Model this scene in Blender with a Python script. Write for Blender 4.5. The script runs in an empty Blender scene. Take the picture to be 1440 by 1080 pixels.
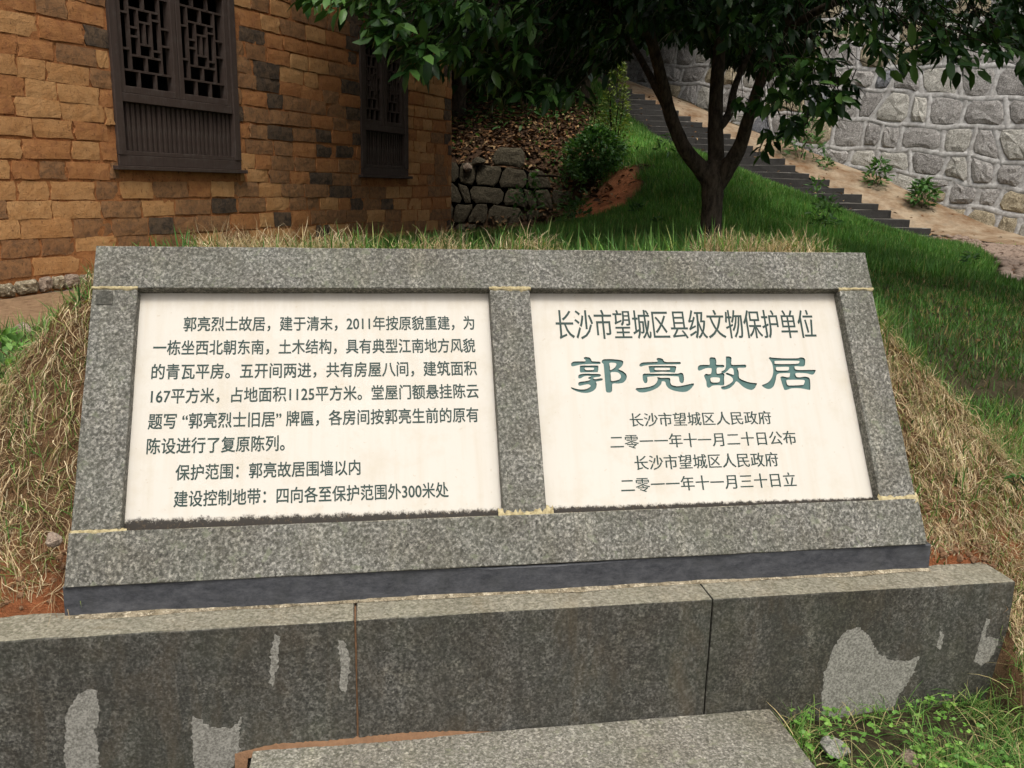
import bpy, bmesh, math, random
import numpy as np
from mathutils import Matrix, Vector
from mathutils.geometry import delaunay_2d_cdt
random.seed(7); R = np.random.default_rng(7)
S = bpy.context.scene; COL = S.collection
# ------------------------------------------------------------------ camera, sky, sun, exposure
EYE = 1.5
FPX, PITCH, ROLL = 1223.57, 0.22296, 0.02067
cam = bpy.data.cameras.new('camera'); camo = bpy.data.objects.new('camera', cam); COL.objects.link(camo)
cam.sensor_width = 36; cam.lens = FPX / 1440 * 36; cam.clip_start = .05; cam.clip_end = 500
camo.matrix_world = Matrix.Translation((0, 0, EYE)) @ Matrix.Rotation(math.pi / 2 - PITCH, 4, 'X') @ Matrix.Rotation(ROLL, 4, 'Z')
S.camera = camo
SUN_EL, SUN_AZ = math.radians(66), math.radians(165)      # azimuth clockwise from +Y: behind the camera, a little to the right
w = bpy.data.worlds.new('World'); S.world = w; w.use_nodes = True
nt = w.node_tree; nt.nodes.clear()
sky = nt.nodes.new('ShaderNodeTexSky'); sky.sky_type = 'NISHITA'; sky.sun_disc = False
sky.sun_elevation = SUN_EL; sky.sun_rotation = SUN_AZ; sky.dust_density = 6; sky.air_density = 1.0; sky.ozone_density = 1.0
hs = nt.nodes.new('ShaderNodeHueSaturation'); hs.inputs['Saturation'].default_value = .35
bg = nt.nodes.new('ShaderNodeBackground'); bg.inputs['Strength'].default_value = .15
ow = nt.nodes.new('ShaderNodeOutputWorld')
nt.links.new(sky.outputs[0], hs.inputs['Color']); nt.links.new(hs.outputs[0], bg.inputs['Color']); nt.links.new(bg.outputs[0], ow.inputs[0])
sl = bpy.data.lights.new('sun', 'SUN'); sl.energy = 1.3; sl.angle = math.radians(14); sl.color = (1, .95, .87)
so = bpy.data.objects.new('sun', sl); COL.objects.link(so)
sd = Vector((math.sin(SUN_AZ) * math.cos(SUN_EL), math.cos(SUN_AZ) * math.cos(SUN_EL), math.sin(SUN_EL)))
so.rotation_euler = sd.to_track_quat('Z', 'Y').to_euler(); so.location = (0, -3, 8)
S.view_settings.view_transform = 'Standard'; S.view_settings.look = 'None'; S.view_settings.gamma = 1
S.view_settings.use_curve_mapping = False; S.view_settings.exposure = .35
S.render.engine = 'CYCLES'
S.cycles.max_bounces = 6; S.cycles.diffuse_bounces = 3; S.cycles.transparent_max_bounces = 4
# ------------------------------------------------------------------ geometry of the place
fw = np.array([0, math.cos(PITCH), -math.sin(PITCH)]); upv = np.array([0, math.sin(PITCH), math.cos(PITCH)])
def ray(x, y):                          # direction of a photo pixel, used to measure points of the place
    dx, dy = x - 720, y - 540; c, s = math.cos(ROLL), math.sin(ROLL)
    return fw * FPX + np.array([1., 0, 0]) * (c * dx + s * dy) - upv * (-s * dx + c * dy)
def atY(x, y, Y): d = ray(x, y); return d * Y / d[1] + [0, 0, EYE]
def atZ(x, y, z): d = ray(x, y); return d * (z - EYE) / d[2] + [0, 0, EYE]
def on_plane(x, y, O, n): d = ray(x, y); C = np.array([0, 0, EYE]); return C + d * ((O - C) @ n) / (d @ n)
def project(P):
    P = np.atleast_2d(P) - [0, 0, EYE]; z = P @ fw; zz = np.where(z > .05, z, .05)
    X = P[:, 0] / zz * FPX; Y = -(P @ upv) / zz * FPX; c, s = math.cos(ROLL), math.sin(ROLL)
    return 720 + c * X - s * Y, 540 + s * X + c * Y, z
YAW, TILT = 0.1659, 1.0313
FB = np.array([math.cos(YAW), math.sin(YAW), 0]); FQ = np.array([-math.sin(YAW), math.cos(YAW), 0])
FS = FQ * math.cos(TILT) + np.array([0, 0, math.sin(TILT)]); FN = np.cross(FB, FS)
FO = np.array([-1.1032, 2.0, EYE - .9977])
W_, S1, S2, S3 = 2.359, .136, .8165, .946
# ------------------------------------------------------------------ tagging helpers
def tag(o, label=None, cat=None, group=None, kind=None):
    if label: o['label'] = label
    if cat: o['category'] = cat
    if group: o['group'] = group
    if kind: o['kind'] = kind
    return o
def empty(name, loc=(0, 0, 0), mat=None):
    o = bpy.data.objects.new(name, None); COL.objects.link(o)
    if mat is not None: o.matrix_world = mat
    else: o.location = loc
    o.empty_display_size = .1
    return o
def link(name, me, mat=None, parent=None, smooth=False):
    o = bpy.data.objects.new(name, me); COL.objects.link(o)
    if mat is not None: me.materials.append(mat)
    if parent is not None: o.parent = parent
    if smooth: me.polygons.foreach_set('use_smooth', [True] * len(me.polygons))
    return o
def np_mesh(name, V, F, k, mat, parent=None, col=None, smooth=False):
    """V (n,3) vertices; F (m,k) faces"""
    me = bpy.data.meshes.new(name); V = np.ascontiguousarray(V, np.float32); F = np.ascontiguousarray(F, np.int32)
    me.vertices.add(len(V)); me.vertices.foreach_set('co', V.ravel())
    me.loops.add(F.size); me.loops.foreach_set('vertex_index', F.ravel())
    me.polygons.add(len(F)); me.polygons.foreach_set('loop_start', np.arange(0, F.size, k, dtype=np.int32))
    me.update(calc_edges=True)
    if smooth: me.polygons.foreach_set('use_smooth', np.ones(len(F), bool))
    if col is not None:
        a = me.color_attributes.new('tint', 'FLOAT_COLOR', 'POINT')
        c = np.ones((len(V), 4), np.float32); c[:, :3] = col; a.data.foreach_set('color', c.ravel())
    return link(name, me, mat, parent)
def py_mesh(name, V, F, mat, parent=None, smooth=False):
    me = bpy.data.meshes.new(name); me.from_pydata([tuple(map(float, v)) for v in V], [], F); me.update()
    return link(name, me, mat, parent, smooth)
def box_mesh(name, lo, hi, bev=.004, sub=0, rough=0., seg=2):
    bm = bmesh.new(); bmesh.ops.create_cube(bm, size=1)
    lo = Vector(lo); hi = Vector(hi); c = (lo + hi) / 2; d = hi - lo
    for v in bm.verts: v.co = Vector((v.co.x * d.x, v.co.y * d.y, v.co.z * d.z)) + c
    if sub:
        m = sub
        for ax in range(3):
            n = int(d[ax] / m)
            if n > 1:
                for i in range(1, n):
                    co = lo.copy(); co[ax] = lo[ax] + d[ax] * i / n; no = Vector((0, 0, 0)); no[ax] = 1
                    bmesh.ops.bisect_plane(bm, geom=bm.verts[:] + bm.edges[:] + bm.faces[:], plane_co=co, plane_no=no)
    if bev:
        ed = [e for e in bm.edges if len(e.link_faces) == 2 and e.calc_face_angle(0) > .5]
        bmesh.ops.bevel(bm, geom=ed, offset=bev, segments=seg, affect='EDGES', profile=.6)
    if rough:
        for v in bm.verts: v.co += Vector((random.uniform(-1, 1), random.uniform(-1, 1), random.uniform(-1, 1))) * rough
    me = bpy.data.meshes.new(name); bm.to_mesh(me); bm.free()
    return me
def box(name, lo, hi, mat, parent=None, bev=.004, sub=0, rough=0., smooth=False):
    return link(name, box_mesh(name, lo, hi, bev, sub, rough), mat, parent, smooth)
# ------------------------------------------------------------------ material helpers
class G:
    def __init__(s, name, rough=.85, spec=.3):
        s.m = bpy.data.materials.new(name); s.m.use_nodes = True; s.t = s.m.node_tree; s.n = s.t.nodes; s.b = s.n['Principled BSDF']
        s.b.inputs['Roughness'].default_value = rough; s.b.inputs['Specular IOR Level'].default_value = spec
        s.tc = s.n.new('ShaderNodeTexCoord')
        s.geo = s.n.new('ShaderNodeNewGeometry')
    def L(s, a, b): s.t.links.new(a, b)
    def obj(s): return s.tc.outputs['Object']
    def pos(s): return s.geo.outputs['Position']
    def mapped(s, v, scale):
        n = s.n.new('ShaderNodeMapping'); n.inputs['Scale'].default_value = scale; s.L(v, n.inputs[0]); return n.outputs[0]
    def noise(s, v, sc, det=4, rough=.6, dist=0):
        n = s.n.new('ShaderNodeTexNoise'); n.inputs['Scale'].default_value = sc; n.inputs['Detail'].default_value = det
        n.inputs['Roughness'].default_value = rough; n.inputs['Distortion'].default_value = dist; s.L(v, n.inputs['Vector']); return n.outputs['Fac']
    def voro(s, v, sc, feat='F1', out='Distance', rnd=1):
        n = s.n.new('ShaderNodeTexVoronoi'); n.feature = feat; n.inputs['Scale'].default_value = sc; n.inputs['Randomness'].default_value = rnd; s.L(v, n.inputs['Vector']); return n.outputs[out]
    def ramp(s, f, pts, interp='LINEAR'):
        n = s.n.new('ShaderNodeValToRGB'); e = n.color_ramp; e.interpolation = interp
        while len(e.elements) < len(pts): e.elements.new(.5)
        for el, (p, c) in zip(e.elements, pts):
            el.position = p; el.color = (c, c, c, 1) if isinstance(c, (int, float)) else (*c, 1)
        s.L(f, n.inputs[0]); return n.outputs[0]
    def mix(s, f, a, b, mode='MIX'):
        n = s.n.new('ShaderNodeMix'); n.data_type = 'RGBA'; n.blend_type = mode
        for i, x in ((0, f), (6, a), (7, b)):
            if isinstance(x, (int, float)): n.inputs[i].default_value = x if i == 0 else (x, x, x, 1)
            elif isinstance(x, tuple): n.inputs[i].default_value = (*x, 1)
            else: s.L(x, n.inputs[i])
        return n.outputs[2]
    def math(s, op, a, b=0., c=0.):
        n = s.n.new('ShaderNodeMath'); n.operation = op
        for i, x in enumerate((a, b, c)):
            if isinstance(x, (int, float)): n.inputs[i].default_value = x
            else: s.L(x, n.inputs[i])
        return n.outputs[0]
    def sep(s, v):
        n = s.n.new('ShaderNodeSeparateXYZ'); s.L(v, n.inputs[0]); return n.outputs
    def attr(s, name='tint'):
        n = s.n.new('ShaderNodeAttribute'); n.attribute_name = name; return n.outputs['Color']
    def rnd(s):
        n = s.n.new('ShaderNodeObjectInfo'); return n.outputs['Random']
    def color(s, c):
        if isinstance(c, tuple): s.b.inputs['Base Color'].default_value = (*c, 1)
        else: s.L(c, s.b.inputs['Base Color'])
    def bump(s, h, st=.5, d=.005):
        n = s.n.new('ShaderNodeBump'); n.inputs['Strength'].default_value = st; n.inputs['Distance'].default_value = d
        s.L(h, n.inputs['Height']); s.L(n.outputs[0], s.b.inputs['Normal'])
    def roughness(s, v): s.L(v, s.b.inputs['Roughness'])

def granite(name, tone, dark=.35, topmix=.8, stain=(.10, .095, .07), stain_amt=.5, lichen=True, green=.4, drips=False, top=(.36, .33, .25)):
    g = G(name, .8, .35); v = g.obj()
    wv = g.noise(v, 90, 3, .7)
    gr = g.ramp(g.voro(v, 185, out='Color'), [(0, dark * tone * .6), (.3, tone * .7), (.55, tone * 1.1), (.8, tone * 1.9)])
    g2 = g.ramp(g.noise(v, 125, 4, .85), [(.38, (tone * .4,) * 3), (.5, (tone, tone, tone * .97)), (.64, (tone * 1.9, tone * 1.9, tone * 1.8))])
    c = g.mix(1., g.mix(.3, gr, g2), g.ramp(g.noise(v, 95, 3, .8), [(.38, (.55, .53, .44)), (.5, (1.0, .975, .89)), (.60, (1.75, 1.68, 1.5))]), 'MULTIPLY')
    big = g.noise(v, 9, 5, .65, .4)
    c = g.mix(g.math('MULTIPLY', g.ramp(big, [(.40, 0.), (.66, 1.)]), stain_amt), c, g.mix(.6, stain, c, 'MIX'))
    c = g.mix(1., c, g.ramp(g.noise(v, 2.6, 5, .65), [(.3, (.72, .69, .60)), (.5, (1., .99, .95)), (.7, (1.22, 1.22, 1.2))]), 'MULTIPLY')
    c = g.mix(g.math('MULTIPLY', g.ramp(g.noise(v, 5, 4, .6), [(.42, 0.), (.7, 1.)]), green), c, (tone * .62, tone * .74, tone * .42))
    sv = g.noise(g.mapped(v, (14, 1.5, 14)), 1, 4, .6); c = g.mix(g.math('MULTIPLY', g.ramp(sv, [(.52, 0.), (.7, 1.)]), .35), c, g.mix(1., c, (1.7, 1.65, 1.5), 'MULTIPLY'))
    if drips:
        dv = g.noise(g.mapped(v, (9, 9, 1.8)), 1, 6, .7, 1.2)
        c = g.mix(g.math('MULTIPLY', g.ramp(dv, [(.40, 0.), (.62, 1.)]), .7), c, g.mix(.25, (.03, .029, .023), c))
        dv2 = g.noise(g.mapped(v, (5, 5, 1.6)), 1.3, 5, .7, .8)
        c = g.mix(g.math('MULTIPLY', g.ramp(dv2, [(.52, 0.), (.68, 1.)]), .4), c, (.10, .075, .045))
    if lichen:
        l = g.ramp(g.noise(v, 26, 4, .6, .6), [(.60, 0.), (.66, 1.)])
        c = g.mix(g.math('MULTIPLY', l, .45), c, (tone * 1.5, tone * 1.6, tone * 1.05))
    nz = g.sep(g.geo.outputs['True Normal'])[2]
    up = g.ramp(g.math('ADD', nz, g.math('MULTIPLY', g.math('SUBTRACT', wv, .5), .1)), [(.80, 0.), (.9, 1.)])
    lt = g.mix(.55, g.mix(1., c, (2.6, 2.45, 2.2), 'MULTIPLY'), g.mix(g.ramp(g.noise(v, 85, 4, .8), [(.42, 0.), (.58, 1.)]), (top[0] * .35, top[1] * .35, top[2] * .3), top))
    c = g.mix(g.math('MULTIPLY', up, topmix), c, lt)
    g.color(c); g.bump(g.math('ADD', g.noise(v, 180, 3, .7), g.math('MULTIPLY', g.noise(v, 30, 3), .6)), .5, .0025)
    return g.m
M = {}
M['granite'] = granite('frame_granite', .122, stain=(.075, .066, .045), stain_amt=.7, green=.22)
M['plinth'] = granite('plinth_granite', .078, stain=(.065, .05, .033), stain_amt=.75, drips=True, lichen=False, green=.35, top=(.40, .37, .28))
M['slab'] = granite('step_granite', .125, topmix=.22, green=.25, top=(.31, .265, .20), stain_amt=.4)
g = G('pale_granite', .8); v = g.obj()
g.color(g.mix(g.ramp(g.noise(v, 190, 3, .7), [(.4, 0.), (.62, 1.)]), (.15, .143, .12), (.35, .335, .29))); M['pale'] = g.m
# marble: cream, rusty streaks running down, black mould along the foot
g = G('cream_marble', .6, .2); v = g.obj(); sx = g.sep(v)
c = g.mix(g.noise(v, 3, 3), (.56, .525, .455), (.62, .58, .51))
st = g.noise(g.mapped(v, (30, 2.2, 1)), 1, 5, .6)
c = g.mix(g.math('MULTIPLY', g.ramp(st, [(.48, 0.), (.76, 1.)]), .25), c, (.47, .39, .26))
c = g.mix(g.math('MULTIPLY', g.ramp(g.noise(v, 9, 5, .7), [(.5, 0.), (.78, 1.)]), .4), c, (.47, .40, .28))
sp = g.ramp(g.noise(v, 70, 2, .5), [(.71, 0.), (.74, 1.)]); c = g.mix(g.math('MULTIPLY', sp, .35), c, (.45, .36, .25))
hgt = g.math('SUBTRACT', sx[1], S1)
slope = g.math('SUBTRACT', .038, g.math('MULTIPLY', sx[0], .010))
low = g.math('DIVIDE', hgt, slope)
mould = g.ramp(g.math('ADD', low, g.math('MULTIPLY', g.math('SUBTRACT', g.noise(g.mapped(v, (1, .8, 1)), 48, 8, .85), .5), 2.2)), [(.7, 1.), (1.3, 0.)])
c = g.mix(g.ramp(low, [(.2, .6), (2.2, 0.)]), c, (.36, .28, .18))
c = g.mix(g.math('MULTIPLY', mould, .97), c, (.016, .013, .010))
fl = g.math('MULTIPLY', g.ramp(g.noise(v, 120, 3, .6), [(.60, 0.), (.64, 1.)]), g.ramp(low, [(.8, 1.), (3.2, 0.)])); c = g.mix(g.math('MULTIPLY', fl, .8), c, (.07, .05, .03))
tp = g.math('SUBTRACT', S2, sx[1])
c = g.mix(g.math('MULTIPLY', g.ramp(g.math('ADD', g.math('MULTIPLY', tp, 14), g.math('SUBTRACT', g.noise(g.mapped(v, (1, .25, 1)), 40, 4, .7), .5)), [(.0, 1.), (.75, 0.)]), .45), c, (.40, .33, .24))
g.color(c); g.bump(g.noise(v, 60, 4, .7), .12, .002); M['marble'] = g.m
g = G('dark_green_paint', .6); v = g.obj()
g.color(g.mix(g.noise(v, 60, 3), (.012, .032, .026), (.035, .06, .05))); M['ink'] = g.m
g = G('green_carved_paint', .55); v = g.obj()
g.color(g.mix(g.noise(v, 45, 3), (.04, .10, .09), (.085, .16, .145))); M['carved'] = g.m
g = G('yellow_mortar', .9); v = g.obj()
g.color(g.mix(g.ramp(g.noise(v, 60, 4, .7), [(.4, 0.), (.65, 1.)]), (.25, .20, .10), (.52, .44, .25))); g.bump(g.noise(v, 90, 3), .6, .003); M['mortar_y'] = g.m
g = G('rusty_mortar', .95); v = g.pos()
g.color(g.mix(g.noise(v, 40, 4, .7), (.11, .06, .032), (.27, .15, .08))); g.bump(g.noise(v, 70, 4), .8, .006); M['rust'] = g.m
g = G('blue_grey_slate', .45, .4); v = g.obj()
c = g.mix(g.ramp(g.noise(g.mapped(v, (9, 16, 18)), 1.6, 12, .92, .2), [(.40, 0.), (.66, 1.)]), (.028, .030, .036), (.12, .122, .13))
c = g.mix(g.math('MULTIPLY', g.ramp(g.noise(v, 7, 5, .7), [(.5, 0.), (.75, 1.)]), .6), c, (.05, .052, .05))
g.color(c); g.bump(g.noise(g.mapped(v, (8, 60, 30)), 1.2, 4), .5, .003); M['slate'] = g.m
def adobe(name, a, b, dk, amt):
    g = G(name, .95, .15); v = g.pos()
    c = g.mix(g.ramp(g.noise(v, 9, 5, .7), [(.35, 0.), (.65, 1.)]), a, b)
    r = g.rnd(); c = g.mix(g.math('MULTIPLY', r, .35), c, (a[0] * .75, a[1] * .62, a[2] * .55))
    c = g.mix(g.math('MULTIPLY', g.ramp(g.noise(v, 22, 5, .75, .5), [(.46, 0.), (.62, 1.)]), amt), c, dk)
    pits = g.ramp(g.noise(g.mapped(v, (1, 1, .5)), 70, 4, .7), [(.30, 1.), (.42, 0.)])
    c = g.mix(g.math('MULTIPLY', pits, .8), c, (dk[0] * .5, dk[1] * .5, dk[2] * .5))
    g.color(c); g.bump(g.math('ADD', g.noise(v, 28, 5, .75), g.math('MULTIPLY', g.noise(v, 110, 3, .7), .6)), .6, .009); return g.m
M['adobe0'] = adobe('adobe_ochre', (.47, .24, .092), (.56, .32, .14), (.28, .145, .065), .35)
M['adobe1'] = adobe('adobe_orange', (.38, .165, .06), (.46, .22, .085), (.24, .10, .05), .45)
M['adobe2'] = adobe('adobe_brown', (.27, .14, .065), (.36, .19, .085), (.11, .07, .045), .6)
M['adobe3'] = adobe('adobe_sooty', (.095, .07, .05), (.17, .11, .065), (.035, .03, .026), .8)
g = G('orange_mud', .97, .1); v = g.pos()
c = g.mix(g.ramp(g.noise(v, 12, 5, .75), [(.35, 0.), (.65, 1.)]), (.27, .105, .04), (.42, .185, .07))
c = g.mix(g.ramp(g.noise(v, 40, 4, .8), [(.33, .9), (.45, 0.)]), c, (.08, .04, .02))
g.color(c); g.bump(g.noise(v, 35, 6, .8), .8, .014); M['mud'] = g.m
g = G('old_dark_wood', .7, .3); v = g.obj()
c = g.mix(g.noise(g.mapped(v, (40, 40, 3)), 1.5, 5, .7), (.028, .019, .015), (.085, .058, .046))
c = g.mix(g.math('MULTIPLY', g.ramp(g.noise(v, 14, 4, .7), [(.5, 0.), (.7, 1.)]), .5), c, (.09, .075, .065)); g.color(c)
g.bump(g.noise(g.mapped(v, (60, 60, 4)), 1.5, 4), .5, .003); M['wood'] = g.m
g = G('dark_interior', .9); g.color((.03, .026, .022)); M['dark'] = g.m
g = G('roof_tile', .8); g.color(g.mix(g.noise(g.obj(), 8, 4), (.06, .06, .062), (.12, .12, .118))); M['tile'] = g.m
def rock(name, cols, sc=7, bumpd=.03):
    g = G(name, .88, .25); v = g.pos()
    c = g.ramp(g.noise(v, sc, 6, .72, .6), [(.25 + .5 * i / (len(cols) - 1), k) for i, k in enumerate(cols)])
    r = g.rnd(); c = g.mix(g.math('MULTIPLY', r, .4), c, tuple(x * .6 for x in cols[0]))
    c = g.mix(g.ramp(g.noise(v, sc * 6, 4, .8), [(.38, .8), (.5, 0.)]), c, tuple(x * .45 for x in cols[0]))
    c = g.mix(g.math('MULTIPLY', g.ramp(g.noise(v, sc * 7, 4, .85), [(.52, 0.), (.62, 1.)]), .6), c, tuple(min(1, x * 1.5) for x in cols[-1]))
    g.color(c); g.bump(g.math('ADD', g.noise(v, sc * 1.6, 6, .75), g.math('MULTIPLY', g.noise(v, sc * 9, 3, .8), .3)), 1, bumpd); return g.m
M['rk_grey'] = rock('grey_stone', [(.16, .145, .135), (.31, .29, .265), (.44, .42, .39)])
M['rk_tan'] = rock('tan_stone', [(.18, .145, .09), (.35, .29, .19), (.48, .42, .31)])
M['rk_pale'] = rock('pale_stone', [(.25, .235, .20), (.42, .40, .35), (.55, .52, .46)])
M['rk_blue'] = rock('blue_grey_stone', [(.10, .105, .12), (.20, .205, .22), (.28, .275, .27)])
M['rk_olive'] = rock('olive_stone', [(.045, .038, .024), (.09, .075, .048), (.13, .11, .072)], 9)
M['rk_rubble'] = rock('rubble_stone', [(.16, .12, .09), (.30, .225, .165), (.42, .34, .26)], 14, .012)
g = G('lime_mortar', .92, .2); v = g.pos()
c = g.mix(g.ramp(g.noise(v, 12, 5, .7), [(.4, 0.), (.62, 1.)]), (.28, .265, .245), (.48, .465, .44)); g.color(c); g.bump(g.noise(v, 60, 4), .6, .01); M['mortar_w'] = g.m
g = G('dark_step_stone', .7, .3); v = g.pos()
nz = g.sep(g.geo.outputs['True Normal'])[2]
c = g.mix(g.noise(v, 14, 5, .7), (.014, .013, .012), (.048, .044, .038)); c = g.mix(g.ramp(nz, [(.5, 0.), (.9, .8)]), c, g.mix(g.noise(v, 9, 5, .8), (.03, .028, .02), (.15, .135, .11)))  # treads toned paler than risers, with pale blotches on the treads
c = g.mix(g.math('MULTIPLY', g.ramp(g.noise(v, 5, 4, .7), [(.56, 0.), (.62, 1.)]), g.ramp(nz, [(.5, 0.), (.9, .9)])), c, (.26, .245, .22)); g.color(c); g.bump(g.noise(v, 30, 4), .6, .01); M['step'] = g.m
g = G('sandy_concrete', .9, .2); v = g.pos()
c = g.mix(g.ramp(g.noise(v, 2.2, 6, .7), [(.38, 0.), (.60, 1.)]), (.15, .085, .042), (.31, .24, .16))
c = g.mix(g.math('MULTIPLY', g.ramp(g.noise(v, 7, 5, .75), [(.5, 0.), (.66, 1.)]), .7), c, (.20, .16, .11)); g.color(c); g.bump(g.noise(v, 40, 4), .5, .01); M['apron'] = g.m
g = G('pebble', .7, .3); v = g.pos(); c = g.mix(g.rnd(), (.22, .15, .11), (.48, .38, .30)); g.color(g.mix(g.noise(v, 30, 3), c, (.2, .15, .11))); M['pebble'] = g.m
g = G('soil', .97, .1); v = g.pos(); a = g.attr()
c = g.mix(g.math('MULTIPLY', g.ramp(g.noise(v, 16, 6, .75), [(.38, 1.), (.6, 0.)]), .6), a, g.mix(1., a, (.4, .38, .36), 'MULTIPLY'))
c = g.mix(g.math('MULTIPLY', g.ramp(g.noise(v, 70, 3, .7), [(.6, 0.), (.72, 1.)]), .4), c, g.mix(1., a, (1.6, 1.5, 1.4), 'MULTIPLY'))
g.color(c); g.bump(g.math('ADD', g.noise(v, 18, 6, .8), g.math('MULTIPLY', g.noise(v, 80, 4, .8), .4)), 1, .03); M['soil'] = g.m
def leafmat(name, rough, spec, trans):
    g = G(name, rough, spec); a = g.attr(); g.color(a)
    if trans:
        t = g.n.new('ShaderNodeBsdfTranslucent'); mx = g.n.new('ShaderNodeMixShader'); mx.inputs[0].default_value = trans
        g.L(g.mix(1., a, (1.4, 1.5, .7), 'MULTIPLY'), t.inputs[0]); g.L(g.b.outputs[0], mx.inputs[1]); g.L(t.outputs[0], mx.inputs[2])
        g.L(mx.outputs[0], g.n['Material Output'].inputs[0])
    return g.m
M['grass'] = leafmat('grass_blades', .6, .25, .3)
M['straw'] = leafmat('dry_straw', .75, .2, .15)
M['leaf'] = leafmat('glossy_leaf', .32, .24, .08)
M['weed'] = leafmat('weed_leaf', .5, .35, .3)
M['litter'] = leafmat('fallen_leaf', .85, .15, 0)
g = G('bark', .95, .15); v = g.pos()
c = g.mix(g.ramp(g.noise(g.mapped(v, (1, 1, .35)), 30, 5, .75), [(.38, 0.), (.62, 1.)]), (.03, .024, .018), (.11, .085, .062)); g.color(c); g.bump(g.noise(g.mapped(v, (1, 1, .3)), 45, 5, .8), 1, .012); M['bark'] = g.m
g = G('twig_bark', .9, .05); g.color((.035, .028, .02)); M['twig'] = g.m

# ------------------------------------------------------------------ terrain
HOUSE_A = np.array([-2.9735, 5.0, .80]); PSI = 1.1484
HW = np.array([math.cos(PSI), math.sin(PSI), 0]); HN = np.array([math.sin(PSI), -math.cos(PSI), 0])     # along the wall, outwards
WK = lambda k: np.array([7.48 - .645 * k, 14.8 + .764 * k, 1.22 + .33 * k])                              # foot of the retaining wall
STEP = lambda i: np.array([6.56 - .197 * i, 14 + .234 * i, .98 + .12 * i])                              # right end of stair i
ctrl = [(-6, 2, .7), (-3, 3.2, .76), (-1.9, 3.4, .80), (-2.9, 4.4, .79), (-1.5, 4.5, .86), (0, 4, 1.0), (1.2, 4, .98), (-1.9, 6, .88), (0, 6, 1.0),
        (1.45, 6.5, 1.09), (2.57, 5, .88), (4.08, 7, .82), (2.4, 4, .70), (1.95, 3.3, .50), (2.6, 3.2, .44), (2.5, 2.4, .28), (3.2, 2.2, .2), (4.5, 4, .6), (6, 6, .72),
        (6.4, 12.6, .80), (8.3, 11.5, .72), (7.0, 9.5, .76), (5.0, 9.5, .86), (3.6, 8.6, 1.04), (9, 13.4, .8), (12, 10, .7), (2.95, 9.6, 1.34), (4.3, 13.0, 1.22), (5.0, 12.0, .92),
        (1.77, 9, 1.33), (1.0, 9.4, 1.22), (1.36, 10.7, 1.74), (1.9, 12, 2.1), (.95, 11.5, 1.72), (.4, 11.4, 1.78), (-.5, 11.4, 1.76), (-.7, 10.4, .95), (.2, 10.3, .98), (.75, 10.0, 1.12), (0, 9, .98), (-1, 8.5, .92),
        (-.5, 13, 2.5), (.8, 13, 2.6), (-1, 16, 4.2), (1.0, 16, 3.7), (-4, 14, 3.2), (-8, 14, 3.2), (-6, 8, 1.0), (-10, 6, .9), (-5, 20, 6.5), (0, 22, 6.8), (2.6, 14.2, 1.8)]
for i in range(0, 30, 4):
    p = STEP(i); ctrl += [(p[0] - .8, p[1], p[2] - .06), (p[0] + .1, p[1] + .3, p[2] + .02)]
for k in (-3, -1, 1, 3, 5, 8, 11):
    p = WK(k); ctrl += [tuple(p)]; q_ = WK(k) + np.array([.764, .645, 0]) * 3; ctrl += [(q_[0], q_[1], p[2] + .3)]
ctrl += [(-30, -20, 0), (0, -20, 0), (30, -20, .0), (40, 10, .8), (-40, 10, .9), (-30, 40, 9), (10, 45, 14), (40, 40, 9)]
CT = np.array(ctrl, float)
def tps_k(r2): return np.where(r2 > 1e-9, .5 * r2 * np.log(r2 + 1e-12), 0)
n_ = len(CT); D2 = ((CT[:, None, :2] - CT[None, :, :2]) ** 2).sum(-1); A_ = np.zeros((n_ + 3, n_ + 3)); A_[:n_, :n_] = tps_k(D2) + np.eye(n_) * .02
A_[:n_, n_] = 1; A_[:n_, n_ + 1:] = CT[:, :2]; A_[n_:, :n_] = A_[:n_, n_:].T
cf = np.linalg.solve(A_, np.r_[CT[:, 2], 0, 0, 0])
def smin(a, b, k): h = np.clip(.5 + .5 * (b - a) / k, 0, 1); return b * (1 - h) + a * h - k * h * (1 - h)
def smax(a, b, k): return -smin(-a, -b, k)
def vnoise(x, y, sc, seed=0):
    x = x * sc + seed * 17.3; y = y * sc - seed * 9.1; xi = np.floor(x); yi = np.floor(y); fx = x - xi; fy = y - yi
    fx = fx * fx * (3 - 2 * fx); fy = fy * fy * (3 - 2 * fy)
    h = lambda a, b: np.modf(np.abs(np.sin(a * 127.1 + b * 311.7 + seed) * 43758.5453))[0]
    return (h(xi, yi) * (1 - fx) + h(xi + 1, yi) * fx) * (1 - fy) + (h(xi, yi + 1) * (1 - fx) + h(xi + 1, yi + 1) * fx) * fy - .5
def fuv(x, y): dx = x - FO[0]; dy = y - FO[1]; return dx * FB[0] + dy * FB[1], dx * FQ[0] + dy * FQ[1]
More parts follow.
